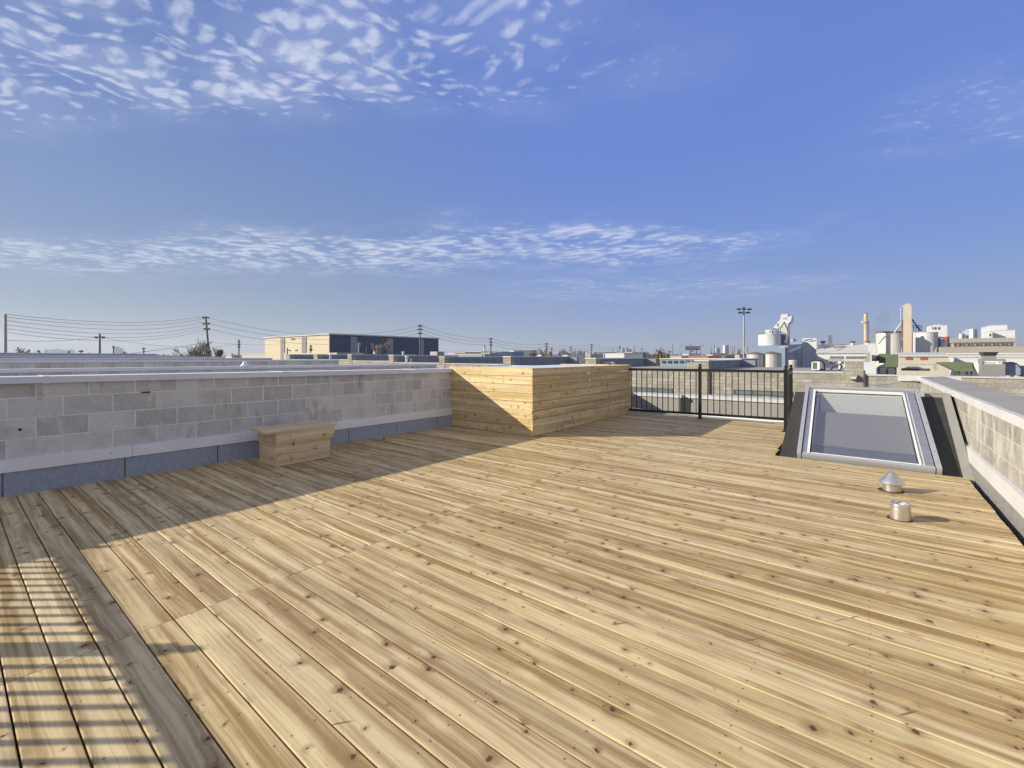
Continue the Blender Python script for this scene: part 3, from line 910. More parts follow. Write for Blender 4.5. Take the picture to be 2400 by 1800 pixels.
sbox(mb, LX + .139, LX + .150, .071, SL - .136, .005, .016)
sbox(mb, RX - .197, RX - .186, .071, SL - .136, .005, .016)
sbox(mb, LX + .150, RX - .197, .071, .084, .005, .016)
sbox(mb, LX + .150, RX - .197, SL - .147, SL - .136, .005, .016)
mb.build('gasket', M['rub'], sk)
MB().hexa([S(LX + .20, .0715, .017), S(LX + .24, .0715, .017), S(LX + .24, .082, .017), S(LX + .20, .082, .017), S(LX + .20, .0715, .024), S(LX + .24, .0715, .024), S(LX + .24, .082, .024), S(LX + .20, .082, .024)]).build('red_clip', M['red'], sk)
MB().hexa([S(RX - .33, .0715, .017), S(RX - .29, .0715, .017), S(RX - .29, .084, .017), S(RX - .33, .084, .017), S(RX - .33, .0715, .026), S(RX - .29, .0715, .026), S(RX - .29, .084, .026), S(RX - .33, .084, .026)]).build('red_clip', M['red'], sk)
mb = MB()
mb.face([S(LX + .150, .070, .012), S(RX - .185, .070, .012), S(RX - .185, SL - .150, .012), S(LX + .150, SL - .150, .012)])
mb.build('pane', M['glass'], sk)
IX0, IX1 = LX + .151, RX - .186
sh = MB()
# light well: upper wall lit by the sun, the middle run covered by a grey shade
yb = S(0, SL - .152, -.06).y
a_, b_ = S(0, SL - .152, -.02), S(0, 1.22, -.34)
sh.prism([(IX0, a_.y, a_.z), (IX0, b_.y, b_.z), (IX0, b_.y + .02, b_.z - .02), (IX0, a_.y + .03, a_.z - .01)], (IX1 - IX0, 0, 0))
for xx in (IX0 - .045, IX1 + .015):
    sh.prism([(xx, S(0, .07, 0).y, S(0, .07, 0).z - .06), (xx, S(0, .07, 0).y, -.25), (xx, yb, -.25), (xx, yb, S(0, SL - .15, 0).z - .03)], (.03, 0, 0))
sh.build('light_well', M['drywall'], sk)
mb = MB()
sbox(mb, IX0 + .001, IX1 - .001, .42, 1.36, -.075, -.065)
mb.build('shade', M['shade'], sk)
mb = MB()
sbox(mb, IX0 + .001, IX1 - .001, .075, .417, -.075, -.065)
mb.build('reflection_panel', M['low_reflect'], sk)  # added panel, its dark colour imitates a reflection in the lower pane
mb = MB()
sbox(mb, IX0 + .001, IX1 - .001, .405, .425, -.064, -.050)
mb.build('shade_bar', M['mgrey'], sk)
mb = MB()
sbox(mb, LX + .62, LX + .98, .071, .088, .013, .030)
mb.build('label_strip', M['galv'], sk)

# ---- roof vents poking through the deck
def ring_hole(parent, x, y, r):
    mb = MB()
    mb.lathe((x, y, 0.0025), [(0.001, 0.0), (r, 0.0), (r, .0006)], 40)
    mb.build('deck_cutout', M['dark'], parent)


v1 = thing('cone_vent', 'round metal roof vent with a conical cap, nearer the skylight', 'vent', (0.202, 5.91, 0))
MB().lathe((0.202, 5.91, 0), [(.074, -.1), (.076, .0), (.076, .098), (.070, .100)], 40).build('pipe', M['galv'], v1, True)
MB().lathe((0.202, 5.91, 0), [(.070, .082), (.101, .076), (.1045, .079), (.1055, .084), (.101, .091), (.026, .184), (.015, .193), (.0001, .196)], 48).build('cap', M['galv'], v1, True)
MB().lathe((0.202, 5.91, 0), [(.0762, .048), (.0772, .049), (.0772, .051), (.0762, .052)], 40).build('seam', M['galv'], v1, True)
ring_hole(v1, 0.195, 5.905, .104)
v2 = thing('round_vent', 'open ended round metal roof pipe standing in the deck in front of the cone vent', 'vent', (0.222, 4.92, 0))
MB().lathe((0.222, 4.92, 0), [(.0675, -.1), (.0675, .090), (.0692, .091), (.0692, .093), (.0685, .094), (.0692, .120), (.067, .133), (.061, .138), (.054, .135), (.052, .112), (.052, .06)], 48).build('pipe', M['galv'], v2, True)
MB().lathe((0.222, 4.92, 0), [(.0001, .118), (.024, .118), (.028, .126), (.032, .118), (.053, .112)], 40).build('inner_baffle', M['alu'], v2, True)
ring_hole(v2, 0.217, 4.922, .084)
v3 = thing('roof_vent', 'small white hooded roof vent beyond the deck beside the skylight curb', 'vent', (-0.98, 9.9, -.25))
MB().lathe((-1.02, 9.75, -.25), [(.05, 0), (.05, .30), (.11, .31), (.115, .36), (.09, .43), (.04, .47), (.0001, .48)], 20).build('hood', M['wht'], v3, True)

# ============================================================ NEIGHBOURING ROOFS
def ywall(name, label, X, zt0, zt1, y0=-10.0, y1=12.5, th=0.3, zb=-0.25, mat='navy', cap='cap'):
    """party parapet running away from the viewer along +Y; top height zt0 at y0, zt1 at y1"""
    t = thing(name, label, 'wall', (X, (y0 + y1) / 2, zb))
    MB().hexa([(X - th, y0, zb), (X, y0, zb), (X, y1, zb), (X - th, y1, zb), (X - th, y0, zt0 - .07), (X, y0, zt0 - .07), (X, y1, zt1 - .07), (X - th, y1, zt1 - .07)]).build('block_wall', M[mat], t)
    MB().hexa([(X - th - .04, y0, zt0 - .075), (X + .035, y0, zt0 - .075), (X + .035, y1, zt1 - .075), (X - th - .04, y1, zt1 - .075),
               (X - th - .04, y0, zt0), (X + .035, y0, zt0), (X + .035, y1, zt1), (X - th - .04, y1, zt1)]).build('coping', M[cap], t)
    return t


ywall('party_wall', 'next block party wall beyond the left parapet, its coping just over the nearer one', -13.75, 1.125, 1.045, mat='cmu')
ywall('party_wall', 'second patchy grey party wall beyond the left parapet', -21.0, 1.27, 1.18, mat='cmu')
ywall('party_wall', 'third party wall away on the left, only its top stripe showing', -28.4, 1.305, 1.25)
ywall('party_wall', 'fourth dark party wall stripe below the left skyline', -35.7, 1.40, 1.33)
ywall('party_wall', 'farthest party wall, thin dark line under the left horizon', -46.0, 1.55, 1.42)

# ---- the row of units across the lane: facade on Y0, a pier and a party wall at every unit
Y0 = 27.6
row = thing('unit_row_building', 'long split-face block building with repeated piers and navy party walls across the lane', 'building', (-10, Y0, GZ))
px_p = [(671, 680, 831), (736, 745, 831), (815.5, 825, 830.5), (912, 923, 832.2), (1030, 1043, 835.5), (1180, 1198, 834.8), (1373, 1397, 838.8), (1629, 1661, 843.6), (1980, 2024.5, 843.5)]
bays = {671: 842, 736: 842, 815.5: 845, 912: 849, 1030: 851.3, 1180: 856, 1373: 862, 1629: 866.5, 1980: 877}
XL, XRR = gx(560, Y0), 24.0
mbp, roofz = None, 0.30
for i, (a, b_, yt) in enumerate(px_p):
    xa, xb = gx(a, Y0), gx(b_, Y0)
    zt = gz(yt, b_, Y0)
    nx = gx(px_p[i + 1][0], Y0) if i + 1 < len(px_p) else XRR
    MB().box(xa, xb, Y0 - .05, Y0 + .55, GZ, zt - .085).build('pier', M['split'], row)
    MB().box(xa - .03, xb + .03, Y0 - .09, Y0 + .60, zt - .083, zt).build('pier_cap', M['capw'], row)
    if i < 8:
        L = 8.6
        pw = MB()
        pw.box(xb - .32, xb - .02, Y0 + .55, Y0 + L, GZ, zt - .075)
        pw.box(xb - .32, xb + .02 + (0.9 if i in (5, 6, 7) else 0), Y0 + L, Y0 + L + .3, GZ, zt - .08)
        pw.build('party_wall', M['navy'], row)
        MB().box(xb - .36, xb + .02, Y0 + .602, Y0 + L + .3, zt - .073, zt - .01).build('party_coping', M['cap'], row)
    else:
        MB().box(xb - .32, xb - .02, Y0 + .55, Y0 + 3.4, GZ, zt - .02).build('party_wall', M['navy'], row)
    zc_ = gz(bays[a], b_, Y0)
    MB().box(xb + .002, nx - .002, Y0, Y0 + .3, GZ, zc_ - .07).build('facade', M['split'], row)
    MB().box(xb + .032, nx - .032, Y0 - .04, Y0 + .36, zc_ - .068, zc_).build('coping', M['capw'], row)
MB().box(XL, XRR, Y0 + .3, Y0 + 12, GZ, roofz - .45).build('roof', M['roof'], row)
xa = gx(1398, Y0) + .3
MB().box(gx(1398, Y0), gx(1629, Y0), Y0 + .3, Y0 + 9.0, GZ, gz(864, 1500, Y0)).build('raised_roof', M['roof'], row)
MB().box(gx(1662, Y0), gx(1979, Y0), Y0 + .3, Y0 + 9.0, GZ, gz(869, 1800, Y0)).build('raised_roof', M['roof'], row)
# window strips low on the facade
for a, b_, y0_, y1_ in ((1450, 1579, 908.5, 920), (1719, 1860, 915.5, 928)):
    zc0, zc1 = gz(y1_, (a + b_) / 2, Y0), gz(y0_, (a + b_) / 2, Y0)
    w = MB().box(gx(a, Y0), gx(b_, Y0), Y0 - .012, Y0 + .05, zc0, zc1).build('window', M['dgrey'], row)
    n = 3
    for j in range(n):
        xa_, xb_ = gx(a, Y0) + .07, gx(b_, Y0) - .07
        q0, q1 = xa_ + (xb_ - xa_) * j / n + .04, xa_ + (xb_ - xa_) * (j + 1) / n - .04
        MB().box(q0, q1, Y0 - .016, Y0 - .0125, zc0 + .05, zc1 - .06).build('pane', M['winb'], w)
# downspouts and wall lamp
for px, ya, yb in ((2026, 868, 915), (1662.5, 870, 924)):
    mb = MB()
    x = gx(px, Y0)
    mb.box(x - .04, x + .04, Y0 - .10, Y0 - .052, gz(yb, px, Y0), gz(ya, px, Y0))
    mb.build('downspout', M['dgrey'], row)
mb = MB()
xa, xb = gx(1991, Y0), gx(2010, Y0)
za, zb_ = gz(889, 2000, Y0), gz(879.5, 2000, Y0)
mb.hexa([(xa + .03, Y0 - .28, za), (xb - .03, Y0 - .28, za), (xb, Y0 - .052, za), (xa, Y0 - .052, za), (xa, Y0 - .22, zb_), (xb, Y0 - .22, zb_), (xb, Y0 - .052, zb_ + .03), (xa, Y0 - .052, zb_ + .03)])
wl = mb.build('wall_lamp', M['mgrey'], row)
MB().box(xa + .05, xb - .05, Y0 - .295, Y0 - .281, za + .03, zb_ - .06).build('lens', M['capw'], wl)


# ============================================================ helpers for distant things
def polywall(mb, pts, Y, ext):
    mb.prism([(gx(px, Y), Y, gz(py, px, Y)) for px, py in pts], ext)


def rbox(mb, pxl, pxr, yt, Y, zb=GZ, L=None, pxs=None):
    """axis-aligned block: front on plane Y between two columns, top at row yt"""
    x0, x1 = gx(pxl, Y), gx(pxr, Y)
    zt = gz(yt, pxr, Y)
    y1 = gy(pxs, x1) if pxs else Y + L
    if isinstance(zb, tuple):
        zb = gz(zb[0], pxr, Y)
    mb.box(x0, x1, Y, y1, zb, zt)
    return x0, x1, Y, y1, zb, zt


def simple(name, label, cat, mat, pxl, pxr, yt, Y, L=6.0, pxs=None, zb=GZ, group=None, roof=None):
    mb = MB()
    x0, x1, ya, yb, z0, z1 = rbox(mb, pxl, pxr, yt, Y, zb, L, pxs)
    t = thing(name, label, cat, ((x0 + x1) / 2, (ya + yb) / 2, z0), group)
    mb.build('wall', M[mat], t)
    e = (x1 - x0) * .004 + .05
    MB().box(x0 - e, x1 + e, ya - e, yb + e, z1 + .01, z1 + .25 + Y * .0004).build('roof', M[roof or 'bgrey'], t)
    return t, (x0, x1, ya, yb, z0, z1)


def vcyl(name, label, cat, mat, pxl, pxr, yt, d, zb=GZ, group=None, cone=None, roofmat='bgrey', n=40):
    px = (pxl + pxr) / 2
    r = (pxr - pxl) / 2 * d / F
    p = at(px, yt, d + r)
    zt = H - (yt - HY) / F * d
    t = thing(name, label, cat, (p.x, p.y, zb), group)
    MB().lathe((p.x, p.y, 0), [(r, zb), (r, zt * .5 + zb * .5), (r, zt)], n).build('shell', M[mat], t, True)
    h = (cone or 0.0) * d / F
    MB().lathe((p.x, p.y, zt), [(r * 1.02, -.15), (r * 1.02, .05), (r * .98, .08), (0.01, h + .12)], n).build('roof', M[roofmat], t, True)
    return t, p, r, zt


# ============================================================ BIG WAREHOUSE
YW = 63.0
xw0, xw1 = gx(620.6, YW), gx(769.3, YW)
xw1 = -110.5
yw2 = gy(1026.5, xw1)
ztw = 7.0
wh = thing('warehouse', 'large flat roofed warehouse, cream wall lit on the left and navy wall on the right', 'building', (xw1, YW, GZ))
MB().box(xw0, xw1, YW, yw2, GZ, ztw).build('wall', M['cream'], wh)
MB().box(xw1 + .003, xw1 + .25, YW + .02, yw2, GZ, ztw - .02).build('navy_wall', M['navywall'], wh)
for a, b_ in ((658.6, 667.8), (708.4, 718.4)):
    MB().box(gx(a, YW), gx(b_, YW), YW - .15, YW - .003, GZ, ztw - .3).build('grey_panel', M['pgrey'], wh)
for a, b_ in ((820.4, 835), (906.4, 919.5), (980, 991.6)):
    MB().box(xw1 + .252, xw1 + .4, gy(a, xw1), gy(b_, xw1), GZ, ztw - .3).build('pale_panel', M['pblue'], wh)
MB().box(xw0 - .3, xw1 + .6, YW - .3, yw2 + .3, ztw + .005, ztw + .35).build('roof_edge', M['bgrey'], wh)
for a, y_, w in ((687, 795, 2.2), (679, 821, 1.3), (695, 821, 1.3)):
    mb = MB()
    mb.box(gx(a, YW) - w / 2, gx(a, YW) + w / 2, YW - .12, YW - .003, gz(y_ + 1.5, a, YW), gz(y_ - 1.5, a, YW))
    mb.build('wall_vent', M['dgrey'], wh)

# beige low buildings on the left
simple('low_building', 'low beige building with flat top left of the warehouse', 'building', 'beige', 567, 664, 829, 92, None, 672)
simple('low_building', 'low beige shed between the two utility poles left of the warehouse', 'building', 'beige', 455, 543, 833.2, 78, None, 557)
simple('low_building', 'pale beige block low in front of the warehouse base', 'building', 'beige', 666, 790, 829.8, 50, 6)
ywall('party_wall', 'highest party wall stripe on the far left skyline', -58.0, 1.72, 1.60, -6, 14)

# ============================================================ poles, wires
def polething(label, px, ytop, d, r=0.14, arms=(), mat='pole', lean=0.0, group='utility poles', ybase=None, insul=True, name='utility_pole'):
    top = at(px, ytop, d)
    base = at(px + lean, HY, d)
    base.z = GZ
    # lean is given at the horizon row
    k = (GZ - top.z) / ((H) - top.z)
    b2 = at(px + lean * k, HY, d)
    base = Vector((b2.x, b2.y, GZ))
    t = thing(name, label, 'pole', base, group)
    MB().tube(base, top, r * 1.25, r * .8, 10).build('pole', M[mat], t, True)
    rt = Vector((c_, s_, 0))
    for (ya, hw) in arms:
        f = (at(px, ya, d).z - base.z) / (top.z - base.z)
        c = base.lerp(top, f)
        w = hw * d / F
        mb = MB()
        a, b_ = c - rt * w, c + rt * w
        mb.tube(a, b_, .06 + d * .0003, None, 6)
        for q in (-.95, -.55, .55, .95):
            p = c + rt * w * q
            mb.tube(p + Vector((0, 0, .05)), p + Vector((0, 0, -.28)), .07 + d * .0004, None, 6)
        mb.build('crossarm', M[mat], t)
    return t, top


pA = polething('thick grey concrete utility pole at the left edge', 13, 736, 50, 0.13, (), 'cpole')
pB = polething('leaning wooden utility pole with three short crossarms, left of the warehouse', 482, 741, 95, 0.20, ((743.5, 7.5), (757.5, 8), (770, 7)), lean=8.5)
pC = polething('short wooden utility pole with one wide crossarm', 234, 782, 75, 0.15, ((789.5, 10.5),))
pD = polething('thin wooden pole with stacked brackets left of the cream warehouse wall', 560, 795, 110, 0.16, ((800, 2.2), (806, 2.2), (812, 2.2)))
pE = polething('tall wooden utility pole in front of the navy warehouse wall', 984.5, 760, 120, 0.17, ((763, 5), (771.5, 6), (780.5, 5)))
pF = polething('wooden utility pole just right of the warehouse, three crossarms', 1150.5, 792, 150, 0.22, ((793.5, 4), (801, 3.2), (808, 3.2)))
pG = polething('wooden utility pole by the yellow tree', 1281, 804, 190, 0.24, ((805.5, 4), (812, 4), (818, 3)))
pH = polething('wooden utility pole over the middle rooftops', 1386.5, 806.5, 230, 0.26, ((807.5, 3), (813.5, 2.5), (819.5, 2.5)))
for i, (lb, px, yt, d, arms) in enumerate((
        ('small pole with crossarm before the pale office towers', 1453, 811, 250, ((812.5, 2.5), (815, 2))),
        ('plain dark pole right of the pale office towers', 1487, 810.5, 250, ()),
        ('short pole with top crossarm over the terracotta roofs', 1504, 816, 260, ((817.5, 2),)),
        ('plain dark pole right of the yellow-green tree', 1576.5, 807.5, 230, ()),
        ('pole rising behind the yellow-green tree', 1549, 809, 300, ()),
        ('slim pole in front of the big billboard', 1618.5, 807, 240, ((808, 1.2),)),
        ('pole standing right of the big billboard', 1642, 808, 240, ((811, 1.0),)),
        ('dark pole left of the grey tower block', 1666.5, 811, 300, ()),
        ('second dark pole close to the grey tower block', 1675, 810, 300, ((810.5, 1.2),)),
        ('slim pole right of the white round tower', 1716.5, 813, 320, ()),
        ('thin pole farther right of the white round tower', 1721, 811, 330, ()),
        ('faint distant pole near the mast', 1730, 817, 380, ()),
        ('distant pole just left of the mast', 1735, 817, 380, ()),
        ('small distant pole over the far left rooftops', 90, 821, 130, ((822, 2.5),)),
        ('small distant crossarm pole right of the pale left bush', 190, 820, 120, ((822.5, 5),)),
        ('stub pole with a box on top near the short crossarm pole', 161, 823, 120, ((824, 1.5),)),
        ('thin sign-like pole right of the short crossarm pole', 266, 810, 110, ((812.5, 1.6),)),
        ('distant small T pole between the left poles', 337, 815.5, 130, ((816, 3), (823, 1.5))),
        ('small slim pole with three arms in front of the cream wall', 728.5, 808, 105, ((811, 1.6), (817, 2.6), (820, 2.6))),
        ('rust coloured short post at the cream wall foot', 673.5, 815, 95, ()),
        ('slim pole with sign bracket in front of the navy wall', 859, 812, 105, ((815, 2.0),)),
        ('pole with stacked arms between the middle treetops', 1338, 810, 250, ((815, 3), (821, 3))),
        ('double pole at the middle skyline', 1348, 816, 260, ()),
        ('slim pole right of the yellow tree', 1293, 815, 230, ((816, 2), (819, 1.5))),
        ('small pole before the dome shaped bare tree', 1219, 820, 260, ((822, 1.2),)))):
    polething(lb, px, yt, d, 0.10 + d * .0004, arms)


def wire(label, p0, p1, sag, r=0.022, n=14, group='overhead cables'):
    p0, p1 = Vector(p0), Vector(p1)
    pts = []
    for i in range(n + 1):
        t = i / n
        p = p0.lerp(p1, t)
        p.z -= sag * 4 * t * (1 - t)
        pts.append(p)
    mb = MB()
    mb.path(pts, r, 5)
    return tag(mb.build('power_line', M['wire'], loc=p0), label, 'cable', group)


def wpx(label, a, b_, sag, r=0.022):
    wire(label, at(*a), at(*b_), sag, r)


for i, (ya, yb) in enumerate(((736.5, 741), (739, 746), (751, 754.5), (757, 762), (770, 768), (775, 772.5))):
    nm = ('topmost', 'second', 'third', 'fourth', 'fifth', 'lowest')[i]
    wpx(nm + ' cable between the left concrete pole and the leaning wooden pole', (13, ya + (0 if i % 2 == 0 else 4), 50), (481 + (2 if i % 2 else -2), yb, 95), 1.1 + .1 * i)
for i, (ya, yb) in enumerate(((744, 763), (757, 771.5), (770, 780.5))):
    wpx(('top', 'middle', 'lower')[i] + ' cable from the leaning pole over the warehouse roof', (486, ya, 95), (984, yb, 120), 3.2, .030)
for i, (ya, yb) in enumerate(((763, 793.5), (771.5, 801), (780.5, 808))):
    wpx(('top', 'middle', 'lower')[i] + ' cable from the navy wall pole to the next pole right', (985, ya, 120), (1150, yb, 150), 1.0, .034)
for i, (ya, yb) in enumerate(((793.5, 805.5), (801, 812), (808, 818))):
    wpx(('top', 'middle', 'lower')[i] + ' cable reaching the pole by the yellow tree', (1150, ya, 150), (1281, yb, 190), 1.2, .042)
for i, (ya, yb) in enumerate(((805.5, 807.5), (812, 813.5), (818, 819.5))):
    wpx(('top', 'middle', 'lower')[i] + ' cable right of the yellow tree pole', (1281, ya, 190), (1386, yb, 230), 1.2, .045)
for i, (ya, yb) in enumerate(((807.5, 812.5), (813.5, 815.5))):
    wpx(('top', 'lower')[i] + ' cable leaving the middle rooftop pole', (1386, ya, 230), (1453, yb, 250), 0.9, .045)
wpx('low cable sagging left of the short crossarm pole', (13, 797, 50), (226, 790, 75), 0.35)
wpx('low cable rising to the leaning wooden pole', (300, 829.5, 75), (480, 803, 95), 0.1, .035)
wpx('cable behind the short crossarm pole running right', (242, 791, 75), (560, 806, 110), 1.2)
wpx('cable in front of the sky left of the warehouse', (487, 801, 95), (660, 805, 120), .5)
wpx('thin cable sagging over the right wall behind the skylight', (2150, 891.5, 10.4), (2490, 944, 8.6), 0.03, .006)
wpx('thin cable hanging in front of the block facade left of the right wall', (2148, 891.5, 10.4), (2000, 906.5, 12.0), 0.02, .006)

# ---- lamp mast
t, top = polething('tall slim grey light mast with two tiers of floodlights', 1743.5, 722, 85, 0.17, (), 'mast', group=None, name='light_mast')
t['category'] = 'light mast'
rt, fw = Vector((c_, s_, 0)), Vector((-s_, c_, 0))
for (py, hw) in ((725, 13), (733, 9.5)):
    c = at(1744, py, 85)
    w = hw * 85 / F
    MB().tube(c - rt * w, c + rt * w, .07, None, 6).build('crossbar', M['lamp'], t)
    for sg in (-1, 1):
        p = c + rt * w * sg
        mb = MB()
        mb.lathe((p.x, p.y, p.z - .12), [(.0001, .36), (.25, .30), (.38, .10), (.36, 0), (.0001, -.04)], 12)
        mb.build('floodlight', M['lamp'], t, True)
MB().box(top.x - .25, top.x + .25, top.y - .25, top.y + .25, top.z - .3, top.z + .12).build('mast_head', M['lamp'], t)

# ============================================================ roof top equipment on the near left roofs
def gooseneck(label, px, ytop, ybot, X=None, d=None, r=.06, mat='wht', bend=0.25, name='vent_pipe'):
    p = at(px, ybot, d)
    tp = at(px, ytop, d)
    mb = MB()
    pts = [p, tp - Vector((0, 0, bend))]
    for i in range(1, 7):
        a = math.pi * i / 6
        pts.append(tp - Vector((0, 0, bend)) + rt * (bend * .5 * (1 - math.cos(a))) + Vector((0, 0, bend * math.sin(a) * .9)))
    mb.path(pts, r, 8)
    return tag(mb.build(name, M[mat], loc=p, smooth=True), label, 'vent')


def capvent(label, px, ytop, ybot, d, r=.08, mat='wht'):
    p, tp = at(px, ybot, d), at(px, ytop, d)
    h = tp.z - p.z
    t = thing('vent_pipe', label, 'vent', p)
    MB().lathe(p, [(r, 0), (r, h * .85)], 12).build('pipe', M[mat], t, True)
    MB().lathe(p, [(r * 1.1, h * .72), (r * 1.7, h * .78), (r * 1.6, h * .92), (r * .6, h), (.0001, h * 1.01)], 12).build('cap', M[mat], t, True)


p = at(574, 857.5, 12.9)
t = thing('cone_vent', 'white truncated cone vent standing on the roof behind the left parapet', 'vent', p)
MB().lathe(p, [(.13, 0), (.055, .075), (.05, .10)], 16).build('cone', M['wht'], t, True)
MB().lathe(p, [(.055, .1005), (.058, .125), (.0001, .128)], 16).build('cap', M['wht'], t, True)
gooseneck('dark curved conduit on the wall top near the cedar enclosure', 962, 857.5, 864.5, d=16.6, r=.028, mat='mgrey', bend=.09)
mb = MB()
a = at(700, 844, 26); b2 = at(742, 856, 22)
mb.tube(a, b2, .045, None, 6)
tag(mb.build('pipe', M['wht'], loc=a), 'white diagonal pipe crossing the dark party wall left of centre', 'pipe')
capvent('white capped roof vent left of the navy bays', 774.5, 829, 843, 40, .09)
capvent('small white mushroom vent against the navy warehouse wall', 945, 824, 833, 44, .1)
capvent('tall pale round topped vent on the row roof', 953.5, 833.5, 848.5, 43, .12)
capvent('short pale vent right of the round topped one', 963, 840, 849, 43, .06)
mb = MB(); rbox(mb, 1008, 1024.5, 824, 38, (833,), 1.2)
tag(mb.build('roof_unit', M['mgrey']), 'grey box shaped roof unit at the right end of the warehouse', 'roof unit')
mb = MB(); rbox(mb, 700, 722, 833, 33, (839.5,), 1.2)
tag(mb.build('roof_unit', M['dgrey']), 'dark low roof unit in front of the cream warehouse wall', 'roof unit')
for i, (a, b_, yt, yb, Y, mt, lb) in enumerate(((1409, 1420, 849, 856, 28.6, 'wht', 'white small condenser box left of a pair above the enclosure'), (1423, 1435, 848.5, 855, 28.6, 'wht', 'louvred small condenser box right of a pair above the enclosure'))):
    mb = MB()
    x0, x1, ya, yb_, z0, z1 = rbox(mb, a, b_, yt, Y, (yb,), .4)
    t = thing('condenser', lb, 'condenser', ((x0 + x1) / 2, Y, z0))
    mb.build('body', M[mt], t)
    for k in range(3):
        zq = z0 + (z1 - z0) * (.22 + .24 * k)
        MB().box(x0 + .06, x1 - .06, Y - .012, Y - .002, zq, zq + .02).build('grille', M['mgrey'], t)

# satellite dish / leaning panel left, sign boards
c = at(514, 840, 40)
t = thing('antenna_panel', 'dark leaning antenna panel on the left rooftops', 'antenna', c)
a, b2 = at(511, 840, 40), at(517.5, 820, 40)
mb = MB(); mb.hexa([a - rt * .08 - fw * .3, a + rt * .1 - fw * .3, a + rt * .1 + fw * .3, a - rt * .08 + fw * .3, b2 - rt * .06 - fw * .3, b2 + rt * .06 - fw * .3, b2 + rt * .06 + fw * .3, b2 - rt * .06 + fw * .3])
mb.build('panel', M['dgrey'], t)
MB().tube(at(514, 842, 40), at(521, 838, 40), .05, None, 6).build('bracket', M['mgrey'], t)
p = at(840.5, 803, 100)
t = thing('sign', 'small square white sign on a post in front of the navy warehouse wall', 'sign', Vector((p.x, p.y, GZ)))
MB().tube((p.x, p.y, GZ), p, .12, .12, 8).build('post', M['bgrey'], t)
q0, q1 = at(836.8, 810.5, 99.8), at(844.8, 803, 99.8)
MB().hexa([q0, q0 + rt * .76, q0 + rt * .76 + fw * .1, q0 + fw * .1, q0 + Vector((0, 0, .71)), q0 + rt * .76 + Vector((0, 0, .71)), q0 + rt * .76 + fw * .1 + Vector((0, 0, .71)), q0 + fw * .1 + Vector((0, 0, .71))]).build('board', M['pblue'], t)
p = at(877.5, 830, 60)
t = thing('roof_turbine', 'red and white upright roof fitting in front of the bare tree', 'vent', p)
MB().lathe(p, [(.14, 0), (.15, .25), (.14, .34)], 12).build('base', M['wht'], t, True)
MB().lathe(p, [(.14, .342), (.13, .5), (.07, .58), (.0001, .59)], 12).build('top', M['red'], t, True)

# ============================================================ trees
def leafy(name, label, px, ytop, d, wpx, mat, n=420, ls=0.55, hfrac=0.62, group=None, flat=1.0):
    rs = random.Random(int(px * 10 + d))
    w = wpx / 2 * d / F
    top = at(px, ytop, d)
    base = Vector((top.x, top.y, GZ))
    Ht = top.z - GZ
    t = thing(name, label, 'tree', base, group)
    mb = MB()
    fork = base + Vector((0, 0, Ht * (1 - hfrac)))
    mb.tube(base, fork, w * .07 + .1, w * .05 + .06, 7)
    cz = GZ + Ht * (1 - hfrac * .5)
    rz_ = Ht * hfrac * .5
    lobes = []
    for i in range(9):
        a = rs.uniform(0, 6.28)
        q = Vector((top.x + math.cos(a) * w * rs.uniform(.1, .62), top.y + math.sin(a) * w * rs.uniform(.1, .62), cz + rz_ * rs.uniform(-.55, .62)))
        lobes.append((q, rs.uniform(.32, .55)))
        mb.tube(fork, q, w * .035 + .04, .04, 5)
    mb.build('trunk', M['bark'], t)
    cr = MB()
    for i in range(n):
        q, lr = rs.choice(lobes)
        v = Vector((rs.gauss(0, 1), rs.gauss(0, 1), rs.gauss(0, 1))).normalized() * (rs.random() ** .4)
        p = q + Vector((v.x * w * lr, v.y * w * lr, v.z * rz_ * lr * 1.15))
        if p.z > top.z:
            p.z = top.z - rs.random() * .4
        s1 = ls * rs.uniform(.5, 1.2) * (d / 250) ** .6
        a1 = Vector((rs.gauss(0, 1), rs.gauss(0, 1), rs.gauss(0, 1))).normalized() * s1
        b1 = a1.cross(Vector((rs.gauss(0, 1), rs.gauss(0, 1), rs.gauss(0, 1)))).normalized() * s1 * .7
        cr.face([p - a1, p - b1, p + a1, p + b1])
    cr.build('crown', M[mat], t)
    return t


def bare(name, label, px, ytop, d, wpx, depth=5, mat='lf_gr', group=None, seed=None, zbase=None, tw=.03):
    rs = random.Random(seed or int(px * 7 + d))
    top = at(px, ytop, d)
    zb = GZ if zbase is None else zbase
    base = Vector((top.x, top.y, zb))
    Ht = top.z - zb
    w = wpx / 2 * d / F
    t = thing(name, label, 'tree', base, group)
    tr_, cr = MB(), MB()

    def grow(p, dr, ln, r, k):
        q = p + dr * ln
        (tr_ if k >= depth - 1 else cr).tube(p, q, max(r, tw), max(r * .65, tw), 5 if k > 2 else 3, False)
        if k <= 0:
            return
        for i in range(3 if k > 1 else 4):
            nd_ = (dr + Vector((rs.gauss(0, .48) * (w / Ht * 2 + .35), rs.gauss(0, .48) * (w / Ht * 2 + .35), rs.uniform(-.12, .35)))).normalized()
            grow(p + dr * ln * rs.uniform(.65, 1.0), nd_, ln * rs.uniform(.62, .85), r * .6, k - 1)
    grow(base, Vector((0, 0, 1)), Ht * .34, Ht * .022 + .05, depth)
    tr_.build('trunk', M['bark'], t)
    cr.build('crown', M[mat], t)
    return t


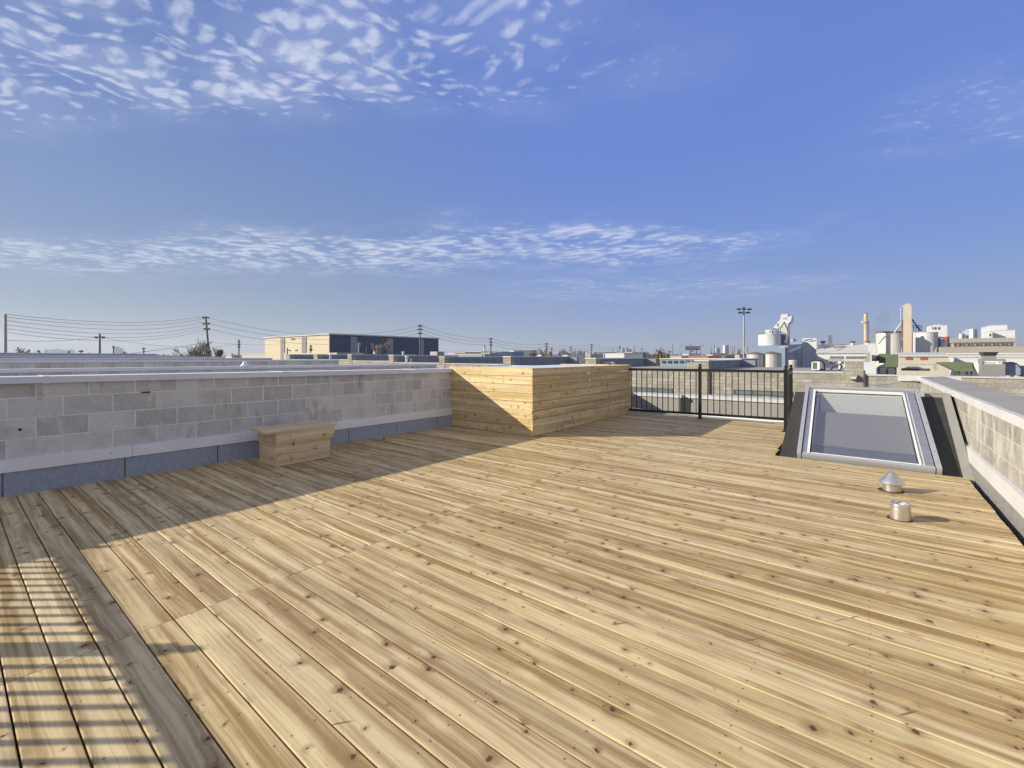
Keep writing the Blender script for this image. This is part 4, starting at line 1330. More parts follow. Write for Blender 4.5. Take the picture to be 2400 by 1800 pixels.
bare('bare_tree', 'spreading leafless pale barked tree in front of the navy warehouse wall', 889, 797, 85, 42, 5, seed=4, tw=.035)
bare('bare_tree', 'leafless bushy tree left of the leaning utility pole', 450, 806, 88, 46, 5, seed=11)
bare('bare_tree', 'low leafless tree right of the leaning utility pole base', 494, 815, 92, 24, 5, seed=5)
bare('bare_tree', 'leafless tree just left behind the leaning pole', 470, 812, 96, 26, 4, seed=9)
leafy('tree', 'round pale brown leafless looking tree by the left concrete pole', 52, 812, 150, 25, 'lf_b', 300, .5)
leafy('tree', 'second pale brown round tree right of the first on the left skyline', 76, 812, 150, 24, 'lf_b', 300, .5)
leafy('tree', 'small low pale brown tree at the end of the left pair', 96, 819, 150, 14, 'lf_b', 160, .4)
leafy('tree', 'brown scrubby tree low behind the short crossarm pole', 292, 821, 130, 24, 'lf_b', 220, .4)
leafy('tree', 'low rust tinted bush at the navy warehouse wall foot', 780, 824, 80, 10, 'lf_b', 120, .25)
leafy('tree', 'golden yellow tree right of the middle pole', 1276, 821, 200, 17, 'lf_y', 360, .45)
leafy('tree', 'brown tree joined to the right of the golden one', 1290, 823, 205, 16, 'lf_b', 260, .45)
leafy('tree', 'dome shaped grey brown tree left of the golden tree', 1250, 820, 260, 24, 'lf_gr', 420, .5)
leafy('evergreen_tree', 'yellow-green tree standing tall over the middle roofs', 1545, 814, 125, 30, 'lf_yg', 900, .42)
leafy('tree', 'orange brown shrubby tree below the yellow-green one', 1532, 829, 110, 20, 'lf_b', 420, .3)
leafy('tree', 'dark green tree hugging the right of the yellow-green one', 1567, 824, 130, 14, 'lf_g', 260, .4)
leafy('tree', 'dark tree between the terracotta roofs and yellow-green tree', 1510, 823, 200, 12, 'lf_g', 200, .4)
for i, (px, yt, w, mt, lb) in enumerate((
        (1670, 826, 22, 'lf_gr', 'grey bare crowned tree left of the grey tower block'),
        (1684, 829, 14, 'lf_yg', 'small yellow-green tree under the grey tower block'),
        (1692, 828, 14, 'lf_g', 'dark green conifer left of the russet tree'),
        (1704, 824, 16, 'lf_r', 'russet red tree below the white round tower'),
        (1715, 829, 14, 'lf_g', 'dark green tree right of the russet tree'),
        (1733, 824, 14, 'lf_g', 'dark pointed evergreen left of the light mast'),
        (1745, 827, 12, 'lf_g', 'dark evergreen partly behind the light mast'),
        (1322, 822, 18, 'lf_b', 'brown tree between two middle poles'),
        (1312, 825, 10, 'lf_g', 'small dark conifer right of the golden tree group'),
        (1338, 826, 14, 'lf_gr', 'grey shrubby tree in the middle treeline'),
        (1358, 822, 22, 'lf_b', 'wide brown tree left of the white twin tanks'),
        (1398, 824, 20, 'lf_b', 'brown bare tree right of the middle rooftop pole'),
        (1214, 826, 8, 'lf_g', 'tiny dark conifer right of the white block building'),
        (1232, 827, 14, 'lf_gr', 'low grey tree left of the dome shaped one'),
        (1268, 818, 12, 'lf_gr', 'tall thin bare tree behind the golden tree'),
        (1375, 828, 16, 'lf_gr', 'low grey tree near the white twin tanks'),
        (1186, 828, 10, 'lf_gr', 'low grey tree left of the white block building'))):
    leafy('tree', lb, px, yt, 300 + 7 * i, w, mt, 240, .5)
# bare trees that stand up among them
bare('bare_tree', 'twiggy bare tree in the middle treeline left of the double pole', 1324, 812, 280, 18, 4, seed=21, tw=.09)
bare('bare_tree', 'twiggy bare tree right of the double pole', 1362, 813, 290, 20, 4, seed=22, tw=.09)
bare('bare_tree', 'twiggy bare tree behind the golden tree', 1262, 812, 300, 18, 4, seed=23, tw=.10)
wb = MB()
rs = random.Random(3)
for i in range(5200):
    px = rs.uniform(-150, 2500)
    d = rs.uniform(650, 900)
    p = at(px, 832 - rs.random() ** 1.7 * 7.0 * (.5 + .5 * math.sin(px * .05) * math.sin(px * .021 + 1)) , d)
    a1 = Vector((rs.gauss(0, 1), rs.gauss(0, 1), rs.gauss(0, 1))).normalized() * rs.uniform(1.0, 2.6)
    b1 = a1.cross(Vector((rs.gauss(0, 1), rs.gauss(0, 1), rs.gauss(0, 1)))).normalized() * 1.4
    p.z -= rs.random() ** .5 * 4
    wb.face([p - a1, p - b1, p + a1, p + b1])
for k in range(90):
    px = -150 + k * 30
    d = 905 + (k % 7) * 4
    a, b_ = at(px, 835, d), at(px + 31, 835, d)
    h0 = rs.uniform(.2, 2.0)
    wb.hexa([Vector((a.x, a.y, GZ)), Vector((b_.x, b_.y, GZ)), Vector((b_.x, b_.y, GZ)) + fw * 3, Vector((a.x, a.y, GZ)) + fw * 3, Vector((a.x, a.y, h0)), Vector((b_.x, b_.y, h0 + rs.uniform(-.6, .6))), Vector((b_.x, b_.y, h0)) + fw * 3, Vector((a.x, a.y, h0)) + fw * 3])
tag(wb.build('woodland', M['lf_gr']), kind='stuff')

# ============================================================ middle distance buildings
mid = [
    (1050, 1066, 829, 170, 'bw', 'small white shed right of the warehouse'), (1066, 1090, 826, 210, 'beige', 'cream flat building with pipes right of the warehouse'),
    (1090, 1128, 824.5, 240, 'bw', 'long white flat building left of the thin lattice tower'), (1044, 1130, 831, 150, 'bb', 'long blue-grey low shed right of the warehouse'),
    (1128, 1148, 828, 170, 'mgrey', 'grey block at the foot of the lattice tower'), (1153, 1163, 826.5, 180, 'bluet', 'bright blue box building left of a pair'),
    (1166, 1177, 825.5, 185, 'bluet', 'bright blue box building with pale frame, right of a pair'), (1194, 1204, 822.5, 260, 'bw', 'tall white block building with shaded side'),
    (1256, 1268, 832, 220, 'bw', 'small white flat shed left of the golden tree'), (1297, 1312, 832.5, 240, 'bgrey', 'small pale shed right of the golden tree'),
    (1318, 1330, 833, 230, 'bw', 'small white shed in the middle skyline'), (1372, 1384, 831, 200, 'mgrey', 'dark grey shed near the middle rooftop pole'),
    (1404, 1414, 826, 420, 'navywall', 'dark navy block on the skyline left of the white hall'), (1418.5, 1463, 829, 160, 'bw', 'white hall with low flat roof before the office towers'),
    (1465, 1482, 826.8, 190, 'bb', 'pale lavender box building right of the white hall'), (1489, 1500, 833.5, 210, 'terra', 'low house with terracotta roof, left one'),
    (1508, 1522, 832, 260, 'terra', 'terracotta roofed house further right'), (1570, 1597, 835, 170, 'beige', 'beige low house right of the yellow-green tree'),
    (1598, 1614, 830, 220, 'bw', 'white roofed shed left under the billboard'), (1614, 1660, 836, 165, 'terra', 'long terracotta roofed shed under the billboard'),
    (1588, 1596, 829, 240, 'bluet', 'small blue container left of the billboard'), (1656, 1670, 833, 175, 'bw', 'small white box shed right of the terracotta shed'),
    (1722, 1733, 832, 175, 'beige', 'small cream box shed left of the light mast'), (1480, 1492, 832, 230, 'bgrey', 'pale grey shed behind the plain dark pole'),
    (1740, 1775, 829, 420, 'bw', 'white flat roof behind the small left tank')]
for pl, pr, yt, Y, mt, lb in mid:
    simple('distant_building', lb, 'building', mt, pl, pr, yt, Y, 10 + Y * .05, roof={'terra': 'terra', 'beige': 'terra', 'bluet': 'bluet', 'navywall': 'navywall'}.get(mt, 'bgrey'))
# long white fascia building behind the piers
lwb = thing('long_building', 'long low grey building with a white roof edge behind the railing pier', 'building', (gx(1630, 75), 75, GZ))
mb = MB(); rbox(mb, 1547, 1735, 842.5, 75, GZ, 14); mb.build('wall', M['bb'], lwb)
mb = MB(); rbox(mb, 1545, 1737, 840.5, 74.8, (842.8,), 14.5); mb.build('roof_edge', M['bw'], lwb)
for j in range(12):
    mb = MB(); rbox(mb, 1551 + j * 14, 1560 + j * 14, 845.5, 74.9, (851.5,), .08); mb.build('window', M['win'], lwb)
# slatted enclosure beside the pier
sl = thing('slatted_screen', 'brown vertical slatted screen just left of the railing pier', 'screen', (gx(1619, 28.4), 28.4, .3))
xa, xb = gx(1610, 28.4), gx(1629, 28.4)
za, zb_ = gz(864, 1620, 28.4), gz(848.5, 1620, 28.4)
mb = MB()
k = 0
while xa + k * .085 < xb - .05:
    mb.box(xa + k * .085, xa + k * .085 + .055, 28.4, 28.43, za, zb_)
    k += 1
mb.build('slats', M['tan'], sl)
MB().box(xa, xb, 28.44, 28.48, za + .05, za + .1).build('rail', M['dgrey'], sl)

# lattice tower and white twin tanks
vcyl('chimney', 'thin ribbed tower beside the pole right of the warehouse', 'chimney', 'silor', 1133.5, 1137.5, 811, 190, cone=2, roofmat='rust', n=12)
mb = MB(); p = at(1137, 820, 190)
vcyl('tank', 'slim white tank left of a pair on the middle skyline', 'tank', 'bw', 1373.5, 1377.5, 821, 330, cone=1, n=14)
vcyl('tank', 'short white tank right of the slim one on the middle skyline', 'tank', 'bw', 1382, 1386, 827, 330, cone=1, n=14)
vcyl('chimney', 'short white flue at the left end of the white hall', 'chimney', 'bw', 1414.5, 1417.5, 827, 158, cone=.5, n=12)

# billboard
bbd = thing('billboard', 'wide blue billboard with white lettering on two posts above the skyline', 'billboard', tuple(Vector((at(1623, 820, 330).x, at(1623, 820, 330).y, GZ))))
a = at(1606.2, 820.2, 330)
wv, hv = rt * (34.2 * 330 / F), Vector((0, 0, 8.6 * 330 / F))
mb = MB(); mb.hexa([a, a + wv, a + wv + fw * .6, a + fw * .6, a + hv, a + wv + hv, a + wv + hv + fw * .6, a + hv + fw * .6])
mb.build('board', pm('billboard_blue', (0.10, 0.13, 0.26), 0.5), bbd)
for px in (1616, 1632):
    q = at(px, 820.2, 330.3)
    MB().tube((q.x, q.y, GZ), q, .5, .5, 8).build('post', M['mgrey'], bbd)


def text(body, size, loc, right, parent, mat, name='lettering', depth=.02, stretch=1.0):
    cu = bpy.data.curves.new(name, 'FONT')
    cu.body = body
    cu.size = size
    cu.extrude = depth
    cu.align_x = 'CENTER'
    cu.align_y = 'CENTER'
    o = bpy.data.objects.new(name + '_tmp', cu)
    COL.objects.link(o)
    dg = bpy.context.evaluated_depsgraph_get()
    me = bpy.data.meshes.new_from_object(o.evaluated_get(dg))
    bpy.data.objects.remove(o)
    me.name = name
    r = Vector(right).normalized()
    loc = Vector(loc)
    for v in me.vertices:
        w = loc + r * (v.co.x * stretch) + Vector((0, 0, v.co.y)) - Vector((-r.y, r.x, 0)) * v.co.z
        v.co = w - parent.location
    me.materials.clear()
    me.materials.append(mat)
    ob = bpy.data.objects.new(name, me)
    COL.objects.link(ob)
    ob.parent = parent
    return ob


q = at(1623.2, 815.9, 329.7)
text('GOODYEAR', 2.0, q, rt, bbd, M['wht'], stretch=.96)
q = at(1622, 822.8, 329.9)
MB().hexa([q - rt * 1.3 - hv * .12, q + rt * 1.3 - hv * .12, q + rt * 1.3 + fw * .3 - hv * .12, q - rt * 1.3 + fw * .3 - hv * .12, q - rt * 1.3 + hv * .16, q + rt * 1.3 + hv * .16, q + rt * 1.3 + fw * .3 + hv * .16, q - rt * 1.3 + fw * .3 + hv * .16]).build('lower_panel', M['dgrey'], bbd)
for px, yt, lb in ((1592.5, 812, 'street light with bent arm left of the billboard'), (1642, 811, 'street light with bent arm right of the billboard')):
    t, top = polething(lb, px, yt, 235, .11, (), 'mast', group=None, name='street_light')
    t['category'] = 'street light'
    e = at(px + 5.5, yt - 1.5, 235)
    MB().tube(top, e, .12, .10, 6).build('arm', M['mast'], t)
    MB().box(e.x - .25, e.x + .5, e.y - .2, e.y + .4, e.z - .12, e.z + .12).build('lamp_head', M['lamp'], t)


# ============================================================ far city
def tower(label, pl, pr, yt, d, mat='city', cap=True):
    a, b_ = at(pl, HY, d), at(pr, HY, d)
    zt = H - (yt - HY) / F * d
    w = (b_ - a)
    dpt = fw * w.length * .9
    t = thing('distant_tower', label, 'tower', (a.x, a.y, GZ))
    z0, z1 = Vector((0, 0, GZ - H)), Vector((0, 0, zt - H))
    MB().hexa([a + z0, b_ + z0, b_ + dpt + z0, a + dpt + z0, a + z1, b_ + z1, b_ + dpt + z1, a + dpt + z1]).build('wall', M[mat], t)
    n = max(1, int((b_ - a).length / 9))
    for k in range(n):
        c0 = a + w * ((k + .3) / n)
        c1 = a + w * ((k + .7) / n)
        MB().hexa([c0 - fw * .5 + z0, c1 - fw * .5 + z0, c1 - fw * .05 + z0, c0 - fw * .05 + z0, c0 - fw * .5 + z1 * .96, c1 - fw * .5 + z1 * .96, c1 - fw * .05 + z1 * .96, c0 - fw * .05 + z1 * .96]).build('window', M['navy'], t)
    if cap:
        MB().hexa([a + w * .3 + dpt * .3 + z1, a + w * .7 + dpt * .3 + z1, a + w * .7 + dpt * .7 + z1, a + w * .3 + dpt * .7 + z1] + [v + Vector((0, 0, d * .0012)) for v in (a + w * .3 + dpt * .3 + z1, a + w * .7 + dpt * .3 + z1, a + w * .7 + dpt * .7 + z1, a + w * .3 + dpt * .7 + z1)]).build('roof_house', M['city'], t)
    return t


for pl, pr, yt, d, mt, lb in (
        (1458, 1465, 816, 1500, 'city', 'blue-grey office tower left of a stepped pair'), (1467, 1473, 815, 1600, 'city', 'blue-grey office tower in the middle of the stepped group'),
        (1473, 1481, 819, 1620, 'city', 'lower stepped blue-grey tower at the right of the group'), (1447, 1449.5, 818.5, 1700, 'city', 'thin far tower left of the stepped group'),
        (1434.5, 1437, 819, 1700, 'city', 'thinner far tower further left of the stepped group'), (1679, 1687.5, 815.5, 1200, 'city', 'grey tower block with lighter crown right of the billboard'),
        (1698.5, 1709, 809, 1100, 'cityw', 'tall white round topped tower on the skyline'), (1727, 1730, 819, 1900, 'city', 'thin distant tower left of the mast'),
        (1733, 1736, 818.5, 1900, 'city', 'second thin distant tower left of the mast'), (1747, 1750, 813, 1500, 'cityw', 'slim pale tower directly right of the mast'),
        (1751, 1753.5, 812, 1600, 'city', 'slim blue tower second right of the mast'), (1858, 1866, 794, 600, 'city', 'grey-blue tower block behind the blue factory roofs'),
        (268, 276, 813, 2000, 'cityw', 'very pale far tower right of the short crossarm pole'), (279, 285, 817, 2100, 'cityw', 'second very pale far tower beside it'),
        (104, 112, 820, 2200, 'cityw', 'hazy low block on the left skyline'), (120, 134, 818.5, 2300, 'cityw', 'hazy wide block on the left skyline'),
        (140, 152, 821, 2200, 'cityw', 'hazy low wide block left of the short pole'), (158, 167, 820, 2200, 'cityw', 'hazy block near the short crossarm pole'),
        (2254, 2262, 782, 700, 'cityw', 'lower pale slab of the apartment tower group'), (2262.5, 2270, 776, 720, 'city', 'second slab of the apartment tower group'),
        (2270.5, 2280, 771.5, 700, 'city', 'glassy middle slab of the apartment tower group'), (2280.5, 2291, 770.5, 680, 'cityw', 'tallest slab of the apartment tower group at its right')):
    tower(lb, pl, pr, yt, d, mt, d > 900)

# ============================================================ factory, left group
t, p, r_, zt = vcyl('silo', 'large white silo, left factory group', 'silo', 'silo', 1779.5, 1828, 783.5, 200)
mb = MB()
for k in range(28):
    a_ = 6.283 * k / 28
    q = Vector((p.x + r_ * .99 * math.cos(a_), p.y + r_ * .99 * math.sin(a_), zt))
    mb.tube(q, q + Vector((0, 0, .9)), .05, None, 4)
    a2 = 6.283 * (k + 1) / 28
    q2 = Vector((p.x + r_ * .99 * math.cos(a2), p.y + r_ * .99 * math.sin(a2), zt))
    mb.tube(q + Vector((0, 0, .88)), q2 + Vector((0, 0, .88)), .05, None, 4)
mb.build('guard_rail', M['mgrey'], t)
t, p, r_, zt = vcyl('tank', 'short galvanised tank with low brown cone roof, left of the pair', 'tank', 'silog', 1751.5, 1788.5, 829.5, 150, cone=5, roofmat='rust')
MB().box(p.x - r_ - .5, p.x - r_ + 1.2, p.y - 2.4, p.y - 1.6, gz(856, 1752, p.y - 2), gz(839.5, 1752, p.y - 2)).build('blue_hatch', M['bb'], t)
vcyl('tank', 'short galvanised tank with low brown cone roof, right of the pair', 'tank', 'silog', 1790, 1829.5, 829, 148, cone=5, roofmat='rust')
YH = 232
hop = thing('head_house', 'white angular elevator head house marked C2 above the large white silo', 'tower', (gx(1838, YH), YH, GZ))
P8 = lambda x, y: (1770 + x / 11.85, 720 + y / 11.85)
mb = MB()
polywall(mb, [P8(490, 570), P8(690, 660), P8(905, 748), P8(905, 465), P8(985, 390), P8(1018, 262), P8(1012, 238), P8(900, 270), P8(897, 195), P8(715, 195), P8(690, 345)], YH, (0, 7.5, 0))
mb.build('wall', M['bw'], hop)
mb = MB()
polywall(mb, [P8(800, 400), P8(700, 560), P8(725, 570), P8(800, 445), P8(888, 640), P8(912, 640)], YH - .3, (0, .29, 0))
mb.build('hood_edge', M['dgrey'], hop)
mb = MB()
polywall(mb, [P8(800, 446), P8(725, 575), P8(690, 660), P8(890, 735), P8(890, 640)], YH - .25, (0, .24, 0))
mb.build('hood_panel', M['bgrey'], hop)
text('C2', 1.05, (gx(1840.5, YH), YH - .1, gz(746.6, 1840.5, YH)), (1, 0, 0), hop, M['dgrey'], stretch=1.15)
for a, b_, y0_, y1_, mt in ((1836, 1840.5, 783, 796, 'dgrey'), (1839, 1845, 795, 804, 'silor'), (1839.3, 1844.7, 804, 822, 'red'), (1840, 1844, 822, 829, 'silor')):
    mb = MB(); rbox(mb, a, b_, y0_, YH + 1, (y1_,), 1.4); mb.build('elevator_leg', M[mt], hop)
mb = MB(); rbox(mb, 1845.5, 1850, 783.5, YH + 2, GZ, 2); mb.build('support_column', M['bb'], hop)
mb = MB(); rbox(mb, 1826.5, 1838.5, 783, YH + 3, GZ, 6); mb.build('shaft', M['bb'], hop)
mb = MB(); rbox(mb, 1828, 1831, 793, YH + 2.5, (818,), .4); mb.build('white_pipe', M['bw'], hop)
mb = MB(); rbox(mb, 1793.5, 1808.5, 772.5, 231, (783.2,), 4)
t = thing('roof_house', 'small white equipment house on top of the large white silo', 'shed', (gx(1800, 231), 231, gz(783.2, 1800, 231)))
mb.build('wall', M['bw'], t)
mb = MB(); rbox(mb, 1803, 1806, 774.5, 230.9, (780,), .08); mb.build('door', M['mgrey'], t)
# pipes between silo and head house
mb = MB()
for (a, b_) in (((1812, 769), (1826, 772)), ((1826, 772), (1833, 764)), ((1824, 760), (1824, 783)), ((1821, 770), (1821, 783)), ((1829, 766), (1829, 783)), ((1812, 769), (1812, 783)), ((1816, 776), (1830, 776))):
    A, B = at(*a, 194), at(*b_, 194)
    mb.tube(A, B, .14, None, 6)
q0 = at(1822.5, 764, 194)
mb.tube(q0, q0 + Vector((0, 0, 1.1)), .45, .45, 10)
tag(mb.build('pipework', M['mgrey'], loc=q0), 'tangle of grey pipes and a drum on the silo top left of the head house', 'pipework')
A, B = at(1847, 825, 190), at(1876, 814, 210)
mb = MB(); mb.tube(A, B, .55, .55, 10)
tag(mb.build('conveyor', M['bw'], loc=A, smooth=True), 'white sloping conveyor tube crossing the blue-grey factory wall', 'conveyor')

# blue-grey factory hall (walls facing away from the sun)
XF = -25.5
fb = thing('factory_hall', 'shaded blue-grey factory hall behind the silo with a white roof monitor', 'building', (XF, 230, GZ))
ya, yb = gy(1846, XF), gy(1879, XF)
yc = gy(1914, XF)


def zx(py, px, X):
    u = uu(px)
    d = X / (c_ * u - s_)
    return H - (py - HY) / F * d


mb = MB()
mb.prism([(XF, ya, GZ), (XF, yb, GZ), (XF, yb, zx(806, 1879, XF)), (XF, ya, zx(810, 1846, XF))], (-14, 0, 0))
mb.build('low_wall', M['bb'], fb)
mb = MB()
mb.prism([(XF + .4, yb - 2, GZ), (XF + .4, yc, GZ), (XF + .4, yc, zx(822, 1914, XF)), (XF + .4, gy(1890, XF), zx(802, 1890, XF)), (XF + .4, yb - 2, zx(801, 1880, XF))], (-14, 0, 0))
mb.build('high_wall', M['bb'], fb)
mb = MB()
polywall(mb, [(1880, 800), (1881, 792.5), (1914.5, 792.5), (1914, 822), (1896, 808), (1889, 802)], 395, (0, 5, 0))
mb.build('roof_monitor', M['bw'], fb)
mb = MB()
polywall(mb, [(1882, 796), (1901, 793.6), (1905, 794), (1884, 799)], 394.5, (0, .4, 0))
polywall(mb, [(1896, 799), (1910, 796.6), (1910, 798), (1898, 800.5)], 394.5, (0, .4, 0))
mb.build('monitor_stripe', M['bb'], fb)
for a, b_, y0_, y1_, mt in ((1882.5, 1906, 815, 824, 'pblue'), (1849, 1877, 836, 841, 'pblue'), (1848, 1877, 828.5, 829.5, 'dgrey')):
    mb = MB()
    X2 = XF + .45 if a > 1880 else XF + .05
    q0, q1 = gy(a, X2), gy(b_, X2)
    mb.hexa([(X2, q0, zx(y1_, a, X2)), (X2 + .15, q0, zx(y1_, a, X2)), (X2 + .15, q1, zx(y1_, b_, X2)), (X2, q1, zx(y1_, b_, X2)), (X2, q0, zx(y0_, a, X2)), (X2 + .15, q0, zx(y0_, a, X2)), (X2 + .15, q1, zx(y0_, b_, X2)), (X2, q1, zx(y0_, b_, X2))])
    mb.build('window_band' if mt == 'pblue' else 'pipe', M[mt], fb)
simple('factory_block', 'plain blue-grey block below the head house', 'building', 'bb', 1829, 1840, 815, 215, 3, 1857)
vcyl('drum', 'small white drum tank in front of the blue-grey hall', 'tank', 'silog', 1849.5, 1867, 845, 120, cone=.5, n=24)

# long white workshop with sloped roof
YS = 236
sh_ = thing('workshop', 'long white workshop with light grey sloping roof and strip windows', 'building', (gx(1984, YS), YS, GZ))
x0, x1 = gx(1914, YS), gx(2055, YS)
ze, zr = gz(828.5, 1990, YS), gz(807, 1990, YS + 14)
MB().box(x0 + .2, x1 - .2, YS, YS + 26, GZ, ze).build('wall', M['bw'], sh_)
xg = gx(1941, YS + 14)
mb = MB()
mb.prism([(x0 - .3, YS - .5, ze + .02), (x0 - .3, YS + 13, zr), (x0 - .3, YS + 26.5, ze + .02)], (x1 - x0 + .6, 0, 0))
mb.build('roof', M['bgrey'], sh_)
for a, b_, y0_, y1_ in ((1945, 1977, 835.3, 842), (1982, 2030, 835.3, 841.5), (1945, 1977, 847.5, 853)):
    mb = MB(); rbox(mb, a, b_, y0_, YS - .12, (y1_,), .1)
    w = mb.build('window', M['win'], sh_)
    n = int((b_ - a) / 6)
    for k in range(n):
        mb = MB(); rbox(mb, a + k * 6 + 1, a + k * 6 + 4.2, y0_ + 1.2, YS - .2, (y1_ - 1.2,), .07); mb.build('pane', M['mgrey'], w)
mb = MB(); rbox(mb, 1914, 2042, 841.6, YS - .5, (843.2,), .5); mb.build('ledge', M['bw'], sh_)
mb = MB(); rbox(mb, 1870, 2030, 840.6, YS - 2, (841.2,), .2); mb.build('service_pipe', M['mgrey'], sh_)
def rvent(label, px, y0_, y1_, Y, w, mat='rust'):
    d = gd(px, Y)
    p = Vector((gx(px, Y), Y, gz(y1_, px, Y)))
    r = w / 2 * d / F
    h = (y1_ - y0_) * d / F
    t = thing('roof_vent', label, 'vent', p)
    MB().lathe(p, [(r * .62, -.6), (r * .62, h * .5)], 14).build('neck', M['silor'], t, True)
    MB().lathe(p, [(r * .5, h * .5), (r, h * .62), (r, h * .85), (r * .6, h), (.001, h * 1.01)], 14).build('hood', M[mat], t, True)


rvent('dark flared roof vent on the blue-grey hall ridge', 1929, 799, 808, YS + 14, 11, 'dgrey')
rvent('rusty flared roof vent in the middle of the workshop ridge', 1998, 799, 809, YS + 12, 11)
rvent('rusty flared roof vent at the tall stack foot', 2033, 798.5, 808.5, YS + 12, 11)
vcyl('chimney', 'short white round flue rising from the workshop roof', 'chimney', 'bw', 1942.5, 1950.0, 786.5, 200, zb=1.0, n=16)
mb = MB()
p0 = (gx(1953, YS + 8), YS + 7.5)
x2 = gx(1973, YS + 8)
mb.box(p0[0], x2, YS + 7, YS + 9, gz(815, 1963, YS + 8), gz(808, 1963, YS + 8))
tag(mb.build('roof_monitor', M['mgrey']), 'grey louvred ventilation box lying on the workshop roof', 'vent')
t, p, r_, zt = vcyl('tall_stack', 'tall rusty cream smokestack with a small platform, factory centre', 'chimney', 'stack', 2025.5, 2032.5, 734.5, 206, cone=.3, n=18, roofmat='rust')
MB().lathe((p.x, p.y, 0), [(r_, gz(757, 2029, p.y)), (r_ * 1.9, gz(756.5, 2029, p.y)), (r_ * 1.9, gz(755, 2029, p.y)), (r_, gz(754.5, 2029, p.y))], 14).build('platform', M['mgrey'], t)
MB().box(p.x - r_ * 2.4, p.x - r_ * 1.2, p.y - .6, p.y + .6, gz(757, 2029, p.y), gz(752.5, 2029, p.y)).build('cabinet', M['bw'], t)
q = at(2036, 753, 207)
MB().tube((q.x, q.y, 2), q, .17, .17, 8).build('side_pipe', M['bgrey'], t)

# silo group right
t, p, r_, zt = vcyl('silo', 'wide stained white silo left of the tall cream elevator tower', 'silo', 'silor', 2059.5, 2115, 779, 205)
MB().lathe((p.x, p.y, 0), [(r_ * 1.02, zt - .1), (r_ * 1.03, zt + .5), (r_ * .98, zt + .6)], 40).build('rim', M['rust'], t, True)
vcyl('silo', 'shaded grey silo tucked right behind the elevator tower', 'silo', 'silo', 2132, 2152.5, 779, 222)
vcyl('silo', 'clean white silo right of the cream elevator tower', 'silo', 'silo', 2152, 2192, 778.5, 205)
YE = 246
et = thing('elevator_tower', 'tall cream elevator tower with rounded top between the silos', 'tower', (gx(2128, YE), YE, GZ))
mb = MB()
polywall(mb, [(2118.5, 900), (2136.5, 900), (2136.5, 722), (2135.5, 715), (2132, 712), (2124, 711.5), (2119.5, 714.5), (2118.5, 720)], YE, (0, 4.2, 0))
mb.build('tower_body', M['cream'], et)
mb = MB()
for y0_ in (722, 731, 740, 749):
    for a, b_ in (((2111.5, y0_), (2118.5, y0_)), ((2111.5, y0_), (2118, y0_ - 7))):
        mb.tube(at(*a, 203), at(*b_, 203), .12, None, 5)
for px in (2111.5, 2117.5):
    mb.tube(at(px, 720, 203), at(px, 753, 203), .13, None, 5)
mb.build('ladder_cage', M['bw'], et)
mb = MB(); mb.tube(at(2115, 750, 203.5), at(2115, 800, 203.5), .42, .42, 8); mb.build('rust_pipe', M['rust'], et)
mb = MB(); mb.tube(at(2113, 757, 203), at(2096.5, 779, 201), .30, .30, 8); mb.build('white_chute', M['bw'], et)
mb = MB(); mb.path([at(2137, 748, 204), at(2150, 766, 204), at(2157, 775, 204)], .35, 8); mb.build('grey_chute', M['dgrey'], et)
mb = MB()
for y0_ in (763, 768):
    mb.tube(at(2138, y0_, 204), at(2160, y0_, 204), .12, None, 5)
for px in (2141, 2147, 2153, 2160):
    mb.tube(at(px, 762, 204), at(px, 778, 204), .10, None, 5)
mb.build('walkway', M['dgrey'], et)
mb = MB(); mb.path([at(2117, 793, 200), at(2126, 805, 200), at(2136, 820, 200)], .4, 8); mb.build('lower_chute', M['tan'], et)
mb = MB(); mb.tube(at(2137.6, 780, 203), at(2137.6, 827, 203), .32, .32, 6); mb.build('corner_pipe', M['redd'], et)
mb = MB()
for px in (2113, 2118, 2124):
    mb.tube(at(px, 812, 199), at(px, 831, 199), .14, None, 5)
for y0_ in (812, 819, 826):
    mb.tube(at(2113, y0_, 199), at(2124, y0_, 199), .12, None, 5)
mb.build('stair_frame', M['bw'], et)
mb = MB()
mb.path([at(2060, 806, 199.5), at(2066, 797, 199), at(2076, 788, 198.6), at(2087, 781, 198.4), at(2092, 780, 198.4)], .30, 8)
tag(mb.build('curved_pipe', M['mgrey'], loc=at(2060, 806, 199.5)), 'grey pipe arching over the face of the wide stained silo', 'pipe')
smk = bpy.data.materials.new('thin_smoke')
smk.use_nodes = True
nt = smk.node_tree
nt.nodes.clear()
so_ = nt.nodes.new('ShaderNodeOutputMaterial')
sv_ = nt.nodes.new('ShaderNodeVolumePrincipled')
sv_.inputs['Color'].default_value = (0.45, 0.42, 0.42, 1)
sv_.inputs['Density'].default_value = 0.05
nt.links.new(sv_.outputs[0], so_.inputs['Volume'])
mb = MB()
for px, py, w in ((2054, 789, 2.2), (2058, 776, 3.0), (2064, 764, 2.6), (2068, 750, 3.2), (2074, 738, 2.4)):
    q = at(px, py, 216)
    mb.lathe((q.x, q.y, q.z), [(w * math.sin(math.pi * k / 8) + .001, -w * math.cos(math.pi * k / 8)) for k in range(9)], 14)
tag(mb.build('smoke', smk, smooth=True), kind='stuff')
